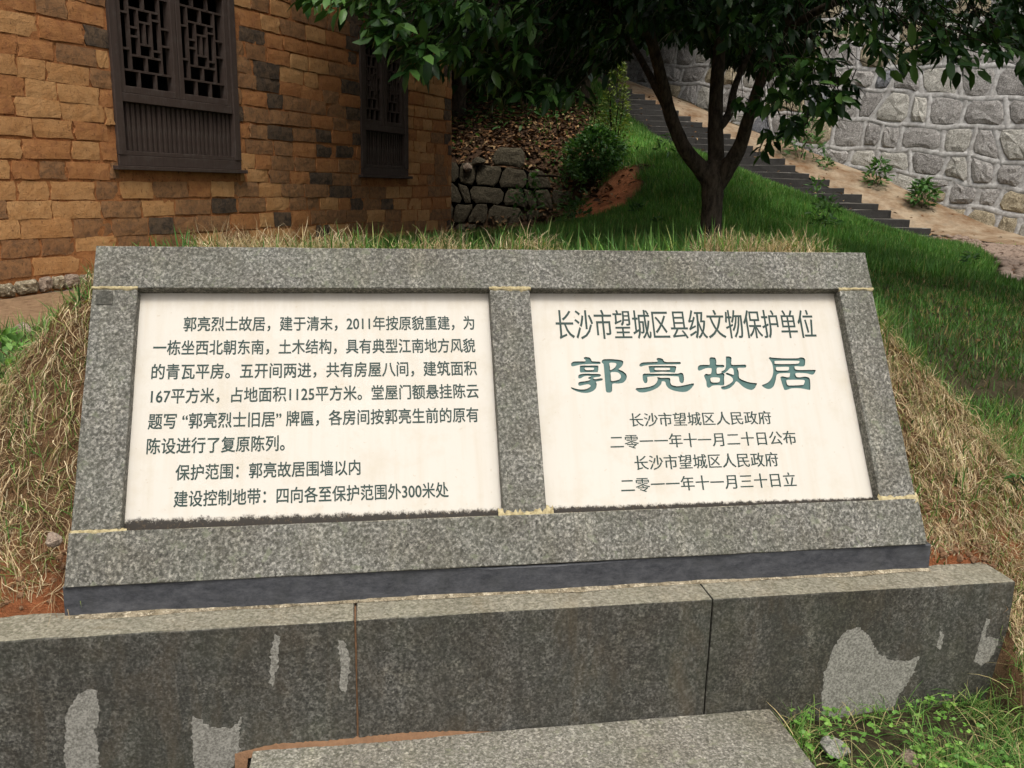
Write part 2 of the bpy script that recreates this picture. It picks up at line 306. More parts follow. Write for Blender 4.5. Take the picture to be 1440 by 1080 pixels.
def height(x, y):
    x = np.asarray(x, float); y = np.asarray(y, float); sh = x.shape; x = x.ravel(); y = y.ravel(); P = np.zeros(len(x))
    for i in range(0, len(x), 60000):
        a = x[i:i + 60000]; b_ = y[i:i + 60000]
        P[i:i + 60000] = tps_k((a[:, None] - CT[None, :, 0]) ** 2 + (b_[:, None] - CT[None, :, 1]) ** 2) @ cf[:n_] + cf[n_] + cf[n_ + 1] * a + cf[n_ + 2] * b_
    lowz = .93 + .9 * np.maximum(0, x - .35) + .25 * np.maximum(0, y - 10.95)
    P = np.where((y > 9) & (y < 10.98) & (x < 1.2), np.minimum(P, np.maximum(lowz, .93)), P)
    i_ = (y - 14) / .234; sx_ = 6.56 - .197 * i_; sz_ = .98 + .12 * i_; on = (i_ > -.5) & (i_ < 31)
    P = np.where(on & (x > sx_ - 1.72) & (x < sx_ + .02), np.minimum(P, sz_ - .16), np.where(on & (x <= sx_ - 1.72) & (x > sx_ - 3.2), np.minimum(P, sz_ + .0), P))
    u, v = fuv(x, y)
    # the hump of soil heaped against the sides and the back of the frame
    hump = 1.285 - .55 * np.maximum(0, v - .62) - 1.3 * np.maximum(0, u - 2.34) - 1.25 * np.maximum(0, .02 - u)
    hump += .05 * vnoise(x, y, 6, 3)
    P = smax(P, hump, .12)
    ramp_l = .43 + np.where(u > -.12, 1.5, .8) * (v - .03); ramp_l = np.where(u < -.12, .43 + (.8 + .7 * np.clip((u + .35) / .23, 0, 1)) * (v - .03), ramp_l)
    inside = .44 + 1.5 * (v - .03)
    ramp_r = .40 + 1.15 * v - .25 * np.maximum(0, u - 2.5)
    rr = np.where(u < -.02, ramp_l, np.where(u > 2.38, ramp_r, inside))
    z = smin(P, rr, .06)
    body = (u < 2.55) & (v < .02)
    z = np.where(body, np.minimum(z, .43 + 6 * (v - .02)), z)
    front = .02 + .03 * np.clip(u - 1.9, 0, 1.0) + .012 * vnoise(x, y, 7, 5) * (y < 3)
    z = smax(z, np.where(v < .3, front, -5), .03)
    z = np.where((v > .02) & (u > -.01) & (u < 2.37), np.minimum(z, .502 + 1.667 * v - .10), z)
    far = np.hypot(x, y)
    z = z + (.05 * vnoise(x, y, 2.2, 1) + .035 * vnoise(x, y, 6, 2)) * np.clip((y - 3) / 2, 0, 1) * np.clip((far - 3) / 2, 0, 1)
    return z.reshape(sh)
def axis(lo, hi, flo, fhi, d, fine2=None):
    a = list(np.arange(flo, fhi, d)); x = flo; s = d
    while x > lo: s *= 1.25; x -= s; a.insert(0, x)
    x = a[-1]; s = d
    while x < hi: s *= 1.1; x += s; a.append(x)
    return np.array(a)
gx = axis(-70, 70, -2.6, 3.4, .035); gy = axis(-60, 90, .8, 4.6, .035)
GX, GY = np.meshgrid(gx, gy); GZ = height(GX, GY)
def hz(x, y):
    i = np.clip(np.searchsorted(gx, x) - 1, 0, len(gx) - 2); j = np.clip(np.searchsorted(gy, y) - 1, 0, len(gy) - 2)
    fx = (x - gx[i]) / (gx[i + 1] - gx[i]); fy = (y - gy[j]) / (gy[j + 1] - gy[j])
    return (GZ[j, i] * (1 - fx) + GZ[j, i + 1] * fx) * (1 - fy) + (GZ[j + 1, i] * (1 - fx) + GZ[j + 1, i + 1] * fx) * fy
def blob(x, y, cx, cy, rx, ry, ang=0, edge=.35, seed=4):
    dx = x - cx; dy = y - cy; c, s = math.cos(ang), math.sin(ang)
    d = np.hypot((c * dx + s * dy) / rx, (-s * dx + c * dy) / ry) + .8 * vnoise(x, y, 3.5, seed)
    return np.clip((1 - d) / edge + .5, 0, 1)
def hdist(x, y): return (x - HOUSE_A[0]) * HN[0] + (y - HOUSE_A[1]) * HN[1]          # distance in front of the house wall
def halong(x, y): return (x - HOUSE_A[0]) * HW[0] + (y - HOUSE_A[1]) * HW[1]
def zones(x, y):
    u, v = fuv(x, y)
    orange = np.maximum(blob(x, y, .98, 10.0, .36, .85, -.45, .3), 0)
    litter = np.clip((y - 10.75) / .2, 0, 1) * np.clip((1.35 - x) / .4, 0, 1) * (x > -6)
    litter = np.maximum(litter, blob(x, y, .75, 10.7, .35, .5, 0, .5, 8) * .8)
    yard = np.clip((1.0 - hdist(x, y)) / .2 + vnoise(x, y, 2, 6), 0, 1) * np.clip((1.2 - halong(x, y)) / .5, 0, 1)
    path = np.clip((1.0 - np.abs((x - 5.0) * .50 + (y - 9.2) * .0 - (y - 9.2) * .12)), 0, 1) * 0
    return orange, litter, yard, path
og, li, yd, pa = zones(GX, GY); U_, V_ = fuv(GX, GY)
tc = np.zeros(GX.shape + (3,)); tc[:] = (.075, .062, .035)
def lay(m, c): tc[:] = tc * (1 - m[..., None]) + np.array(c) * m[..., None]
lay(np.clip(np.where((V_ > -.6) & (V_ < 1.0) & (U_ > -1.5) & (U_ < 3.6) & (GZ > .1), 1, 0), 0, 1), (.20, .115, .06))
foot = np.clip(1 - np.abs(GZ - .44) / .16, 0, 1) * ((V_ > -.1) & (V_ < .4)); lay(foot, (.34, .12, .05))
lay(li, (.085, .05, .03)); lay(og, (.62, .235, .10)); lay(yd, (.40, .26, .15))
ny, nx = GX.shape; idx = np.arange(ny * nx).reshape(ny, nx)
F = np.stack([idx[:-1, :-1], idx[:-1, 1:], idx[1:, 1:], idx[1:, :-1]], -1).reshape(-1, 4)
tag(np_mesh('ground', np.stack([GX, GY, GZ], -1).reshape(-1, 3), F, 4, M['soil'], col=tc.reshape(-1, 3), smooth=True), kind='structure')

# ------------------------------------------------------------------ memorial plaque frame (local axes: u right, s up the slope, n outwards)
PM = Matrix(((FB[0], FS[0], FN[0], FO[0]), (FB[1], FS[1], FN[1], FO[1]), (FB[2], FS[2], FN[2], FO[2]), (0, 0, 0, 1)))
pl = empty('inscribed_plaque', mat=PM)
tag(pl, 'sloping double plaque of cream marble with green Chinese inscriptions in a grey granite frame', 'plaque')
TH = .10
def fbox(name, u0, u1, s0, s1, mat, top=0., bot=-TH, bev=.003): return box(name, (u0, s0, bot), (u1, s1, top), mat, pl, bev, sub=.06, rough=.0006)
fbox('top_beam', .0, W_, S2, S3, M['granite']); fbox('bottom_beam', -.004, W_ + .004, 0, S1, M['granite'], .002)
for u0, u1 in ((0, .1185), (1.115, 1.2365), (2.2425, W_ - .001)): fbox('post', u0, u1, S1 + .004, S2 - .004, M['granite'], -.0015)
def smear(u0, u1, s0, thick, seed, parent=pl, h=.003, mat='mortar_y'):
    """an uneven ribbon of mortar squeezed out of a joint"""
    n = max(6, int((u1 - u0) / .006)); V = []; rr = random.Random(seed)
    ph = rr.random() * 9
    for i in range(n + 1):
        t = i / n; x = u0 + (u1 - u0) * t
        wv = .5 + .5 * math.sin(ph + t * 7) * math.sin(t * 13 + ph * 2); a = thick * (.25 + .9 * wv * rr.uniform(.6, 1.2)); b_ = thick * (.25 + .5 * rr.uniform(.5, 1.3))
        V += [(x, s0 - a, -.004), (x, s0 - a * .6, h * .5), (x, s0 + b_ * .5, h * .5), (x, s0 + b_, -.004)]
    Fc = [(4 * i + j, 4 * i + 4 + j, 4 * i + 5 + j, 4 * i + 1 + j) for i in range(n) for j in range(3)]
    return py_mesh('mortar_joint', V, Fc, M[mat], parent, True)
for i, (u0, u1, s0, t) in enumerate([(-.002, .135, S1 - .002, .013), (1.10, 1.255, S1 - .014, .045), (2.236, 2.364, S1 - .006, .030), (-.002, .12, S2, .009), (1.113, 1.24, S2, .012), (2.24, 2.361, S2, .009)]):
    smear(u0, u1, s0, t, i)
box('dark_patch', (.012, .765, -.002), (.056, .806, .0012), M['plinth'], pl, .0008)
# marble panels: the left is a plain slab, the right has four carved characters
ND = -.038
PAN = [(.1185, 1.115), (1.2365, 2.2425)]
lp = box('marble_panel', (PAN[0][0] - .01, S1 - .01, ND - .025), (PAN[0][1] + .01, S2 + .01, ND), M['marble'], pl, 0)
def to_us(x, y, n=ND):
    P = on_plane(x, y, FO + FN * n, FN) - (FO + FN * n); return float(P @ FB), float(P @ FS)
GLY = [  # clerical-script characters: outlines and their counters, measured on the stone
 ('A', [(105,190),(108,165),(135,148),(200,145),(262,145),(265,128),(250,118),(252,100),(275,96),(312,103),(330,122),(340,143),(390,147),(430,150),(436,166),(420,176),(300,176),(200,184),(150,197),(120,202)], []),
 ('A', [(205,205),(215,193),(300,192),(400,192),(412,202),(410,240),(405,265),(385,268),(240,270),(215,272),(203,255)], [[(258,222),(270,216),(350,216),(364,224),(358,240),(340,243),(270,243)]]),
 ('A', [(185,325),(190,300),(225,287),(290,283),(350,286),(410,287),(435,292),(440,305),(425,318),(390,322),(360,328),(358,340),(385,345),(440,336),(460,343),(455,358),(420,368),(385,375),(392,400),(385,445),(350,480),(290,500),(220,497),(160,480),(120,460),(103,443),(110,437),(150,450),(210,462),(270,458),(310,440),(325,420),(300,403),(250,410),(210,420),(190,415),(185,395),(200,377),(250,370),(300,362),(322,350),(298,338),(302,325),(330,315),(290,308),(250,315),(215,335),(195,338)], []),
 ('A', [(448,155),(458,130),(480,121),(560,120),(640,127),(685,138),(692,165),(680,195),(655,220),(640,235),(690,258),(725,290),(732,320),(720,355),(690,385),(640,395),(570,398),(567,470),(550,495),(510,495),(495,470),(485,350),(475,230),(468,175)],
   [[(535,165),(570,160),(605,165),(615,180),(600,210),(570,235),(545,242),(540,200)], [(550,272),(590,265),(630,270),(660,295),(665,325),(645,350),(600,362),(557,365),(552,320)]]),
 ('A', [(873,195),(880,175),(910,158),(1000,153),(1070,150),(1078,138),(1067,125),(1072,110),(1100,108),(1135,118),(1158,150),(1230,153),(1325,152),(1338,163),(1325,178),(1200,180),(1000,185),(930,193),(890,205)], []),
 ('A', [(978,210),(990,198),(1130,196),(1270,198),(1287,210),(1280,250),(1270,272),(1240,270),(1130,262),(1010,272),(990,262)], [[(1043,225),(1060,218),(1200,218),(1217,226),(1205,243),(1060,243)]]),
 ('A', [(910,300),(925,283),(960,283),(1130,286),(1310,282),(1330,273),(1358,278),(1370,300),(1375,350),(1365,385),(1345,390),(1325,370),(1318,330),(1300,315),(1130,308),(980,318),(962,325),(965,360),(955,388),(930,388),(912,350)], []),
 ('A', [(830,460),(845,446),(900,443),(980,432),(1040,410),(1068,380),(1080,345),(1072,330),(1085,323),(1115,332),(1160,330),(1205,330),(1222,345),(1222,385),(1240,412),(1300,425),(1370,415),(1440,400),(1487,393),(1480,420),(1440,464),(1400,487),(1340,490),(1260,475),(1205,450),(1175,415),(1165,380),(1150,370),(1125,372),(1118,400),(1080,440),(1010,475),(930,495),(870,492)], []),
 ('B', [(85,220),(90,190),(115,176),(170,174),(213,173),(208,120),(218,98),(248,94),(275,105),(283,140),(285,173),(340,174),(365,180),(368,192),(352,203),(290,207),(287,260),(300,270),(345,262),(370,275),(365,320),(368,380),(355,395),(290,392),(240,398),(215,415),(195,418),(180,400),(175,350),(155,305),(155,285),(175,270),(200,275),(225,270),(232,240),(228,210),(170,212),(120,232),(97,237)], [[(220,320),(240,308),(305,310),(322,322),(318,350),(300,363),(240,362),(225,348)]]),
 ('B', [(385,95),(400,84),(430,88),(445,105),(445,172),(520,174),(590,172),(602,188),(590,205),(510,208),(522,250),(525,310),(560,335),(640,362),(710,370),(713,385),(690,425),(660,443),(620,435),(570,410),(500,350),(470,385),(430,420),(380,438),(345,435),(332,418),(342,405),(380,400),(430,375),(460,345),(455,315),(430,295),(395,280),(383,268),(395,258),(430,270),(465,280),(470,260),(460,215),(430,210),(400,240),(372,262),(345,262),(336,248),(372,225),(385,190)], []),
 ('B', [(842,105),(855,93),(880,98),(1000,105),(1150,105),(1175,95),(1210,98),(1230,120),(1228,170),(1215,190),(1185,193),(1150,190),(1115,193),(1130,225),(1200,230),(1320,228),(1342,235),(1325,270),(1300,280),(1240,265),(1130,262),(1135,300),(1170,308),(1230,300),(1270,312),(1282,340),(1285,430),(1270,442),(1180,425),(1090,425),(1040,440),(1010,442),(995,410),(970,330),(968,305),(990,297),(1040,308),(1062,302),(1068,265),(1060,262),(960,265),(925,285),(915,340),(895,400),(860,430),(820,430),(775,405),(772,390),(830,365),(870,320),(890,250),(880,170),(860,130)],
   [[(905,145),(920,132),(1150,132),(1168,142),(1160,158),(1120,165),(920,165)], [(918,205),(930,198),(1045,196),(1058,205),(1055,228),(1030,235),(930,235)], [(1030,345),(1050,335),(1205,335),(1225,350),(1215,380),(1195,390),(1060,395),(1038,380)]])]
def catmull(P, k=3):
    P = np.array(P, float); n = len(P); o = []
    for i in range(n):
        a, b_, c_, d = P[i - 1], P[i], P[(i + 1) % n], P[(i + 2) % n]
        for j in range(k):
            t = j / k; o.append(.5 * (2 * b_ + (c_ - a) * t + (2 * a - 5 * b_ + 4 * c_ - d) * t * t + (3 * b_ - a - 3 * c_ + d) * t ** 3) * .8 + .2 * (b_ * (1 - t) + c_ * t))
    return o
def carved_panel(u0, u1, s0, s1, depth=.0045):
    loops = []
    for cr, out, holes in GLY:
        for lp_ in [out] + holes:
            k = 8.0 if cr == 'A' else 7.579; ox = 790 if cr == 'A' else 970
            loops.append([to_us(ox + p[0] / k, 490 + p[1] / k) for p in catmull(lp_)])
    V = [(u0, s0), (u1, s0), (u1, s1), (u0, s1)]; Ed = [(0, 1), (1, 2), (2, 3), (3, 0)]
    for l in loops:
        b0 = len(V); V += l; Ed += [(b0 + i, b0 + (i + 1) % len(l)) for i in range(len(l))]
    r = delaunay_2d_cdt([Vector(p) for p in V], Ed, [], 0, 1e-6)
    vs = np.array([tuple(p) for p in r[0]]); fs = r[2]
    def inside(p):
        c_ = 0
        for l in loops:
            L_ = np.array(l); x1, y1 = L_[:, 0], L_[:, 1]; x2, y2 = np.roll(x1, -1), np.roll(y1, -1)
            m = (y1 > p[1]) != (y2 > p[1])
            xx = x1[m] + (p[1] - y1[m]) / (y2[m] - y1[m]) * (x2[m] - x1[m]); c_ += int((xx > p[0]).sum())
        return c_ % 2 == 1
    ins = [inside(vs[list(f)].mean(0)) for f in fs]
    ecount = {}
    for f, i_ in zip(fs, ins):
        for a, b_ in zip(f, f[1:] + f[:1]): ecount.setdefault((min(a, b_), max(a, b_)), []).append((i_, a, b_))
    n = len(vs)
    Vt = [(x, y, ND) for x, y in vs] + [(x, y, ND - depth) for x, y in vs]
    Fp = [tuple(f) for f, i_ in zip(fs, ins) if not i_]
    Fc = [tuple(k_ + n for k_ in f) for f, i_ in zip(fs, ins) if i_]
    for e, L_ in ecount.items():
        if len(L_) == 2 and L_[0][0] != L_[1][0]:
            i_, a, b_ = [q_ for q_ in L_ if q_[0]][0]; Fc.append((a, b_, b_ + n, a + n))
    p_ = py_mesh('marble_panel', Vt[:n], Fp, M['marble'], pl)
    c_ = py_mesh('carved_lettering', Vt, Fc, M['carved'], pl); c_['label'] = 'four large carved green clerical-script characters'
    bm = bmesh.new(); bm.from_mesh(c_.data); bmesh.ops.delete(bm, geom=[v_ for v_ in bm.verts if not v_.link_faces], context='VERTS'); bm.to_mesh(c_.data); bm.free()
carved_panel(PAN[1][0] - .01, PAN[1][1] + .01, S1 - .01, S2 + .01)
ADV = {}
def text_lo(b_):         # x of the last character's ink
    cu = bpy.data.curves.new('lettering', 'FONT'); cu.body = b_; ob = bpy.data.objects.new('lettering_source', cu); COL.objects.link(ob)
    me = bpy.data.meshes.new_from_object(ob.evaluated_get(bpy.context.evaluated_depsgraph_get())); bpy.data.objects.remove(ob); bpy.data.curves.remove(cu)
    return max(v_.co.x for v_ in me.vertices)
def text_line(body, xa, ya, xb, yb, hpx, thin=(0, 0), bold=.018, n=ND):
    """one inscribed line: ends and height measured on the stone; built-in typeface, flat print 0.6 mm proud"""
    cu = bpy.data.curves.new('lettering', 'FONT'); cu.body = body; cu.resolution_u = 3; cu.fill_mode = 'FRONT'
    ob = bpy.data.objects.new('lettering_source', cu); COL.objects.link(ob)
    me = bpy.data.meshes.new_from_object(ob.evaluated_get(bpy.context.evaluated_depsgraph_get()))
    bpy.data.objects.remove(ob); bpy.data.curves.remove(cu)
    V = np.array([v_.co[:] for v_ in me.vertices]); Fc = [tuple(p.vertices) for p in me.polygons]
    thin = (thin[0] + bold, thin[1] + bold)
    if thin != (0, 0):
        cnt = {}
        for f in Fc:
            for a, b_ in zip(f, f[1:] + f[:1]): cnt[(a, b_)] = cnt.get((a, b_), 0) + 1
        nrm = np.zeros_like(V)
        for (a, b_) in cnt:
            if (b_, a) not in cnt:
                d = V[b_] - V[a]; l = math.hypot(d[0], d[1]) + 1e-9; nn = np.array([d[1] / l, -d[0] / l, 0]) * l ** .3; nrm[a] += nn; nrm[b_] += nn
        l = np.linalg.norm(nrm, axis=1, keepdims=True); nrm = nrm / np.maximum(l, 1e-9)
        V = V + nrm * np.array([thin[0], thin[1], 0])
    if not ADV:
        for ch in '口1234567890 “”': ADV[ch] = text_lo(ch + '口') 
        base_lo = text_lo('口')
        for ch in ADV: ADV[ch] -= base_lo
    ends = np.cumsum([ADV.get(ch, ADV['口']) for ch in body])
    ua, sa = to_us(xa, ya, n); ub, sb = to_us(xb, yb, n); um, s_up = to_us((xa + xb) / 2, (ya + yb) / 2 - hpx / 2, n); _, s_dn = to_us((xa + xb) / 2, (ya + yb) / 2 + hpx / 2, n)
    lo, hi = V.min(0), V.max(0)
    yl, yh = -.11, .85      # ink box of a full-height character in this face
    yl, yh = np.percentile(V[:, 1], 1.5), np.percentile(V[:, 1], 98.5)
    t = (V[:, 0] - lo[0]) / (hi[0] - lo[0]); sy = (s_up - s_dn) / (yh - yl)
    us = ua + (ub - ua) * t; ss = (sa + sb) / 2 + (sb - sa) * .35 * (t - .5) + (V[:, 1] - (yl + yh) / 2) * sy
    W3 = np.stack([us, ss, np.full(len(us), n + .0006)], -1); who = {}
    for f in Fc:
        cx = (V[list(f), 0].max() + V[list(f), 0].min()) / 2; who.setdefault(int(np.searchsorted(ends, cx)), []).append(f)
    for ci, L_ in sorted(who.items()):
        used = sorted({k for f in L_ for k in f}); mp = {k: i for i, k in enumerate(used)}
        py_mesh('inscribed_character', W3[used], [tuple(mp[k] for k in f) for f in L_], M['ink'], pl)
c5 = lambda x: 100 + x / 2.182; d5 = lambda y: 330 + y / 2.182; c6 = lambda x: 680 + x / 2.25; d6 = lambda y: 340 + y / 2.25
for b_, x0, y0, x1, y1, h in [('郭亮烈士故居，建于清末，2011年按原貌重建，为', 345, 274, 1237, 271, 44), ('一栋坐西北朝东南，土木结构，具有典型江南地方风貌', 252, 346, 1240, 341, 45),
        ('的青瓦平房。五开间两进，共有房屋八间，建筑面积', 247, 420, 1245, 411, 46), ('167平方米，占地面积1125平方米。堂屋门额悬挂陈云', 245, 495, 1250, 480, 46),
        ('题写 “郭亮烈士旧居” 牌匾，各房间按郭亮生前的原有', 236, 573, 1250, 553, 47), ('陈设进行了复原陈列。', 232, 650, 656, 640, 48),
        ('保护范围：郭亮故居围墙以内', 320, 730, 888, 714, 48), ('建设控制地带：四向各至保护范围外300米处', 315, 811, 1158, 783, 49)]:
    text_line(b_, c5(x0), d5(y0), c5(x1), d5(y1), h / 2.182)
for b_, x0, y0, x1, y1, h, th in [('长沙市望城区县级文物保护单位', 228, 260, 1047, 262, 90, (.004, -.016)), ('长沙市望城区人民政府', 462, 562, 910, 558, 42, (.002, -.012)),
        ('二零一一年十一月二十日公布', 400, 632, 988, 621, 44, (.002, -.012)), ('长沙市望城区人民政府', 477, 698, 932, 690, 45, (.002, -.012)), ('二零一一年十一月三十日立', 434, 771, 988, 752, 46, (.002, -.012))]:
    text_line(b_, c6(x0), d6(y0), c6(x1), d6(y1), h / 2.25, th, .014)
# slate strip under the frame (built in world-aligned plinth axes, then parented)
BM = Matrix(((FB[0], FQ[0], 0, FO[0]), (FB[1], FQ[1], 0, FO[1]), (0, 0, 1, 0), (0, 0, 0, 1)))
def into_plaque(o): o.parent = pl; o.matrix_parent_inverse = PM.inverted(); o.matrix_basis = BM
V = []; N_ = 90
for i in range(N_ + 1):
    u = -.008 + (W_ + .028) * i / N_; zt = .502 + .003 * math.sin(u * 4) - (.003 if (u > 1.05) else 0) + random.uniform(-.001, .001); zb_ = .417
    yo = .004 + .002 * math.sin(u * 9) - (.006 if .5 < u < .52 else 0)
    V += [(u, .10, zb_), (u, yo - .004, zb_), (u, yo, zt - .004), (u, yo + .003, zt), (u, .10, zt)]
Fc = [(5 * i + j, 5 * i + 5 + j, 5 * i + 6 + j, 5 * i + 1 + j) for i in range(N_) for j in range(4)] + [(0, 1, 2, 3, 4), tuple(5 * N_ + j for j in (4, 3, 2, 1, 0))]
o = py_mesh('slate_strip', V, Fc, M['slate']); into_plaque(o)
V = []
for i in range(N_ + 1):
    u = -.01 + (W_ + .03) * i / N_; a = .006 + .012 * max(0, math.sin(u * 5 + 1) * math.sin(u * 11)) + random.uniform(0, .004)
    V += [(u, -a, .4212), (u, -a * .5, .4235), (u, .006, .427 + random.uniform(0, .004))]
o = py_mesh('mortar_joint', V, [(3 * i + j, 3 * i + 3 + j, 3 * i + 4 + j, 3 * i + 1 + j) for i in range(N_) for j in range(2)], M['rk_tan'], None, True); into_plaque(o)

# ------------------------------------------------------------------ plinth and step
pt = empty('stone_plinth', mat=BM); tag(pt, 'long low plinth of dark weathered granite blocks under the inscribed plaque', 'plinth')
VF = -.102
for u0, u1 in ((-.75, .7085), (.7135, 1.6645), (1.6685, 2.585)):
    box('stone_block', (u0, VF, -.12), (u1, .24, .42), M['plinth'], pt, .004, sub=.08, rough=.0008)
box('joint_filling', (.7065, VF + .007, -.1), (.7155, .2, .412), M['rust'], pt, 0, sub=.02, rough=.0012)
box('joint_filling', (1.663, VF + .012, -.1), (1.67, .2, .41), M['dark'], pt, 0)
pa7 = lambda x, y: (x / 2, 680 + y / 2); pa8 = lambda x, y: (720 + x / 2, 680 + y / 2)
for fn, P in [(pa7, [(185,830),(183,650),(215,600),(245,577),(275,585),(280,640),(270,700),(285,830)]), (pa7, [(540,655),(560,665),(600,685),(650,688),(682,655),(672,700),(675,760),(640,830),(545,830)]),
              (pa7, [(770,425),(790,430),(780,500),(770,570),(758,560),(762,480)]), (pa7, [(950,440),(970,440),(985,500),(975,585),(955,575),(958,510)]),
              (pa8, [(870,600),(880,530),(900,470),(930,420),(965,405),(1000,420),(1030,480),(1060,495),(1100,500),(1145,485),(1130,530),(1090,590),(1060,660),(980,670),(875,650)]),
              (pa8, [(1335,378),(1342,380),(1330,430),(1370,435),(1355,480),(1320,515),(1300,500),(1315,440)]), (pa8, [(1205,415),(1215,412),(1205,465),(1193,460)])]:
    pts = []
    for p in P:
        Q = on_plane(*fn(*p), FO + FQ * VF, FQ) - FO; pts.append((float(Q @ FB), float(Q[2] + FO[2])))
    n = len(pts); out = []
    for i in range(n):
        a = np.array(pts[i]); c_ = np.array(pts[(i + 1) % n]); m = max(2, int(np.linalg.norm(c_ - a) / .006))
        for j in range(m): out.append(a + (c_ - a) * j / m + R.normal(0, .0024, 2))
    V = [(p[0], VF - .0008, p[1]) for p in out]; k = len(V); V += [(x, y + .003, z) for x, y, z in V]
    py_mesh('pale_patch', V, [tuple(range(k))] + [(i, (i + 1) % k, k + (i + 1) % k, k + i) for i in range(k)], M['pale'], pt)
# rust-coloured grit along the foot
V = []; n = 120
for i in range(n + 1):
    u = .40 + .69 * i / n; e_ = (1 - max(0, (u - .85) / .24) ** 2) * min(1, .15 + (u - .40) / .12); h = (.0025 * (1 + math.sin(u * 17)) + random.uniform(0, .005)) * e_; d = (.008 + .006 * math.sin(u * 9 + 1) + random.uniform(0, .006)) * e_
    V += [(u, VF - d - .012, .060 if u > .43 else .02), (u, VF - d * .5, .066 + .013 * e_ + h * .4), (u, VF + .002, .066 + .016 * e_ + h)]
py_mesh('joint_filling', V, [(3 * i + j, 3 * i + 3 + j, 3 * i + 4 + j, 3 * i + 1 + j) for i in range(n) for j in range(2)], M['rust'], pt, True)
stp = box('stone_step', (.445, -1.1, -.08), (1.862, VF - .004, .075), M['slab'], None, .006, sub=.07, rough=.0008); stp.matrix_world = BM
tag(stp, 'broad flat granite step slab lying in front of the plinth', 'step')
# ------------------------------------------------------------------ polygonal masonry generator
def chaikin(P, n=2):
    for _ in range(n):
        Q = []
        for i in range(len(P)):
            a, b_ = P[i], P[(i + 1) % len(P)]; Q += [a * .75 + b_ * .25, a * .25 + b_ * .75]
        P = Q
    return P
def masonry(L, H, rh, wr, seed, jit=.18, tilt=0, x0=0):
    """rows of uneven stones sharing jittered corners; returns polygons (list of 2-d points) in (along, up)"""
    rr = random.Random(seed); ys = [0]
    while ys[-1] < H: ys.append(ys[-1] + rh * rr.uniform(.78, 1.25))
    lines = [lambda x, y=y, p=rr.random() * 9, r_=k: y + tilt * x + rh * .10 * math.sin(x * 1.3 / rh * .5 + p) + rh * .06 * math.sin(x * 3.1 / rh + p * 2) for k, y in enumerate(ys)]
    polys = []
    for r in range(len(ys) - 1):
        h = ys[r + 1] - ys[r]; xs = [x0 + rr.uniform(-.5, 0) * wr[0]]
        while xs[-1] < x0 + L: xs.append(xs[-1] + rr.uniform(*wr))
        cols = [(x + rr.uniform(-jit, jit) * h * .5, x + rr.uniform(-jit, jit) * h * .5) for x in xs]
        for i in range(len(xs) - 1):
            (b0, t0), (b1, t1) = cols[i], cols[i + 1]; bot = []; top = []
            for k in range(3):
                f = k / 2; xb = b0 + (b1 - b0) * f; xt = t0 + (t1 - t0) * f
                bot.append(np.array([xb, lines[r](xb)])); top.append(np.array([xt, lines[r + 1](xt)]))
            if rr.random() < .06 and (b1 - b0) > wr[0] * 1.15:      # a small wedge stone over a larger one
                m0 = bot[0] * .35 + top[0] * .65; m1 = bot[2] * .45 + top[2] * .55
                polys.append([bot[0], bot[1], bot[2], m1, m0]); polys.append([m0, m1, top[2], top[1], top[0]])
            else: polys.append(bot + top[::-1])
    return polys
def stone_face(poly, gap, dome, mapf, rr, depth=.05, power=1.):
    P = [np.array(p) for p in poly]; c = sum(P) / len(P); out = []
    for p in P:
        d = p - c; l = np.linalg.norm(d); out.append(c + d * max(.3, (l - gap * 1.25) / l))
    Q = chaikin(out, 2) if len(out) < 5 else chaikin(out, 1)
    n = len(Q); V = []; ring = []
    for sc, h in ((1., -depth), (1., dome * .12), (.90, dome * .62), (.58, dome)):
        for q_ in Q:
            j = rr.uniform(-.02, .02); k = c + (q_ - c) * (sc + (j if sc < 1 else 0)); V.append(mapf(k[0], k[1], h * (1 + rr.uniform(-.3, .3) * (sc < 1)) if h > 0 else h))
    V.append(mapf(c[0], c[1], dome * rr.uniform(.8, 1.15)))
    Fc = []
    for r in range(3):
        for i in range(n): Fc.append((r * n + i, r * n + (i + 1) % n, (r + 1) * n + (i + 1) % n, (r + 1) * n + i))
    for i in range(n): Fc.append((3 * n + i, 3 * n + (i + 1) % n, 4 * n))
    return V, Fc
# ------------------------------------------------------------------ mud brick house
hs_ = empty('mud_brick_house', HOUSE_A); tag(hs_, 'weathered mud brick farmhouse wall with two dark lattice windows', 'house')
def HP(t, z, d=0): return HW * t + HN * d + np.array([0, 0, z - HOUSE_A[2]])      # local to the house empty
T0, TC, ZT = -1.6, 5.48, 4.7
WIN = [(.915, 2.065, 1.585, 2.90), (3.70, 4.53, 1.585, 2.88)]
def wall_grid():
    V = []; Fc = []; ts = np.arange(T0, TC + .001, .06); zs = np.arange(.5, ZT + .001, .06); ix = {}
    for a, t in enumerate(ts):
        for b_, z in enumerate(zs): ix[a, b_] = len(V); V.append(HP(t, z, -.0005 + .0035 * random.uniform(-1, 1) + .003 * math.sin(t * 3.1 + z * 2) * math.sin(z * 4.3)))
    for a in range(len(ts) - 1):
        for b_ in range(len(zs) - 1):
            t, z = ts[a] + .03, zs[b_] + .03
            if any(w0 + .02 < t < w1 - .02 and z0 + .02 < z < z1 - .02 for w0, w1, z0, z1 in WIN): continue
            Fc.append((ix[a, b_], ix[a + 1, b_], ix[a + 1, b_ + 1], ix[a, b_ + 1]))
    return V, Fc
V, Fc = wall_grid(); py_mesh('wall', V, Fc, M['mud'], hs_, True)
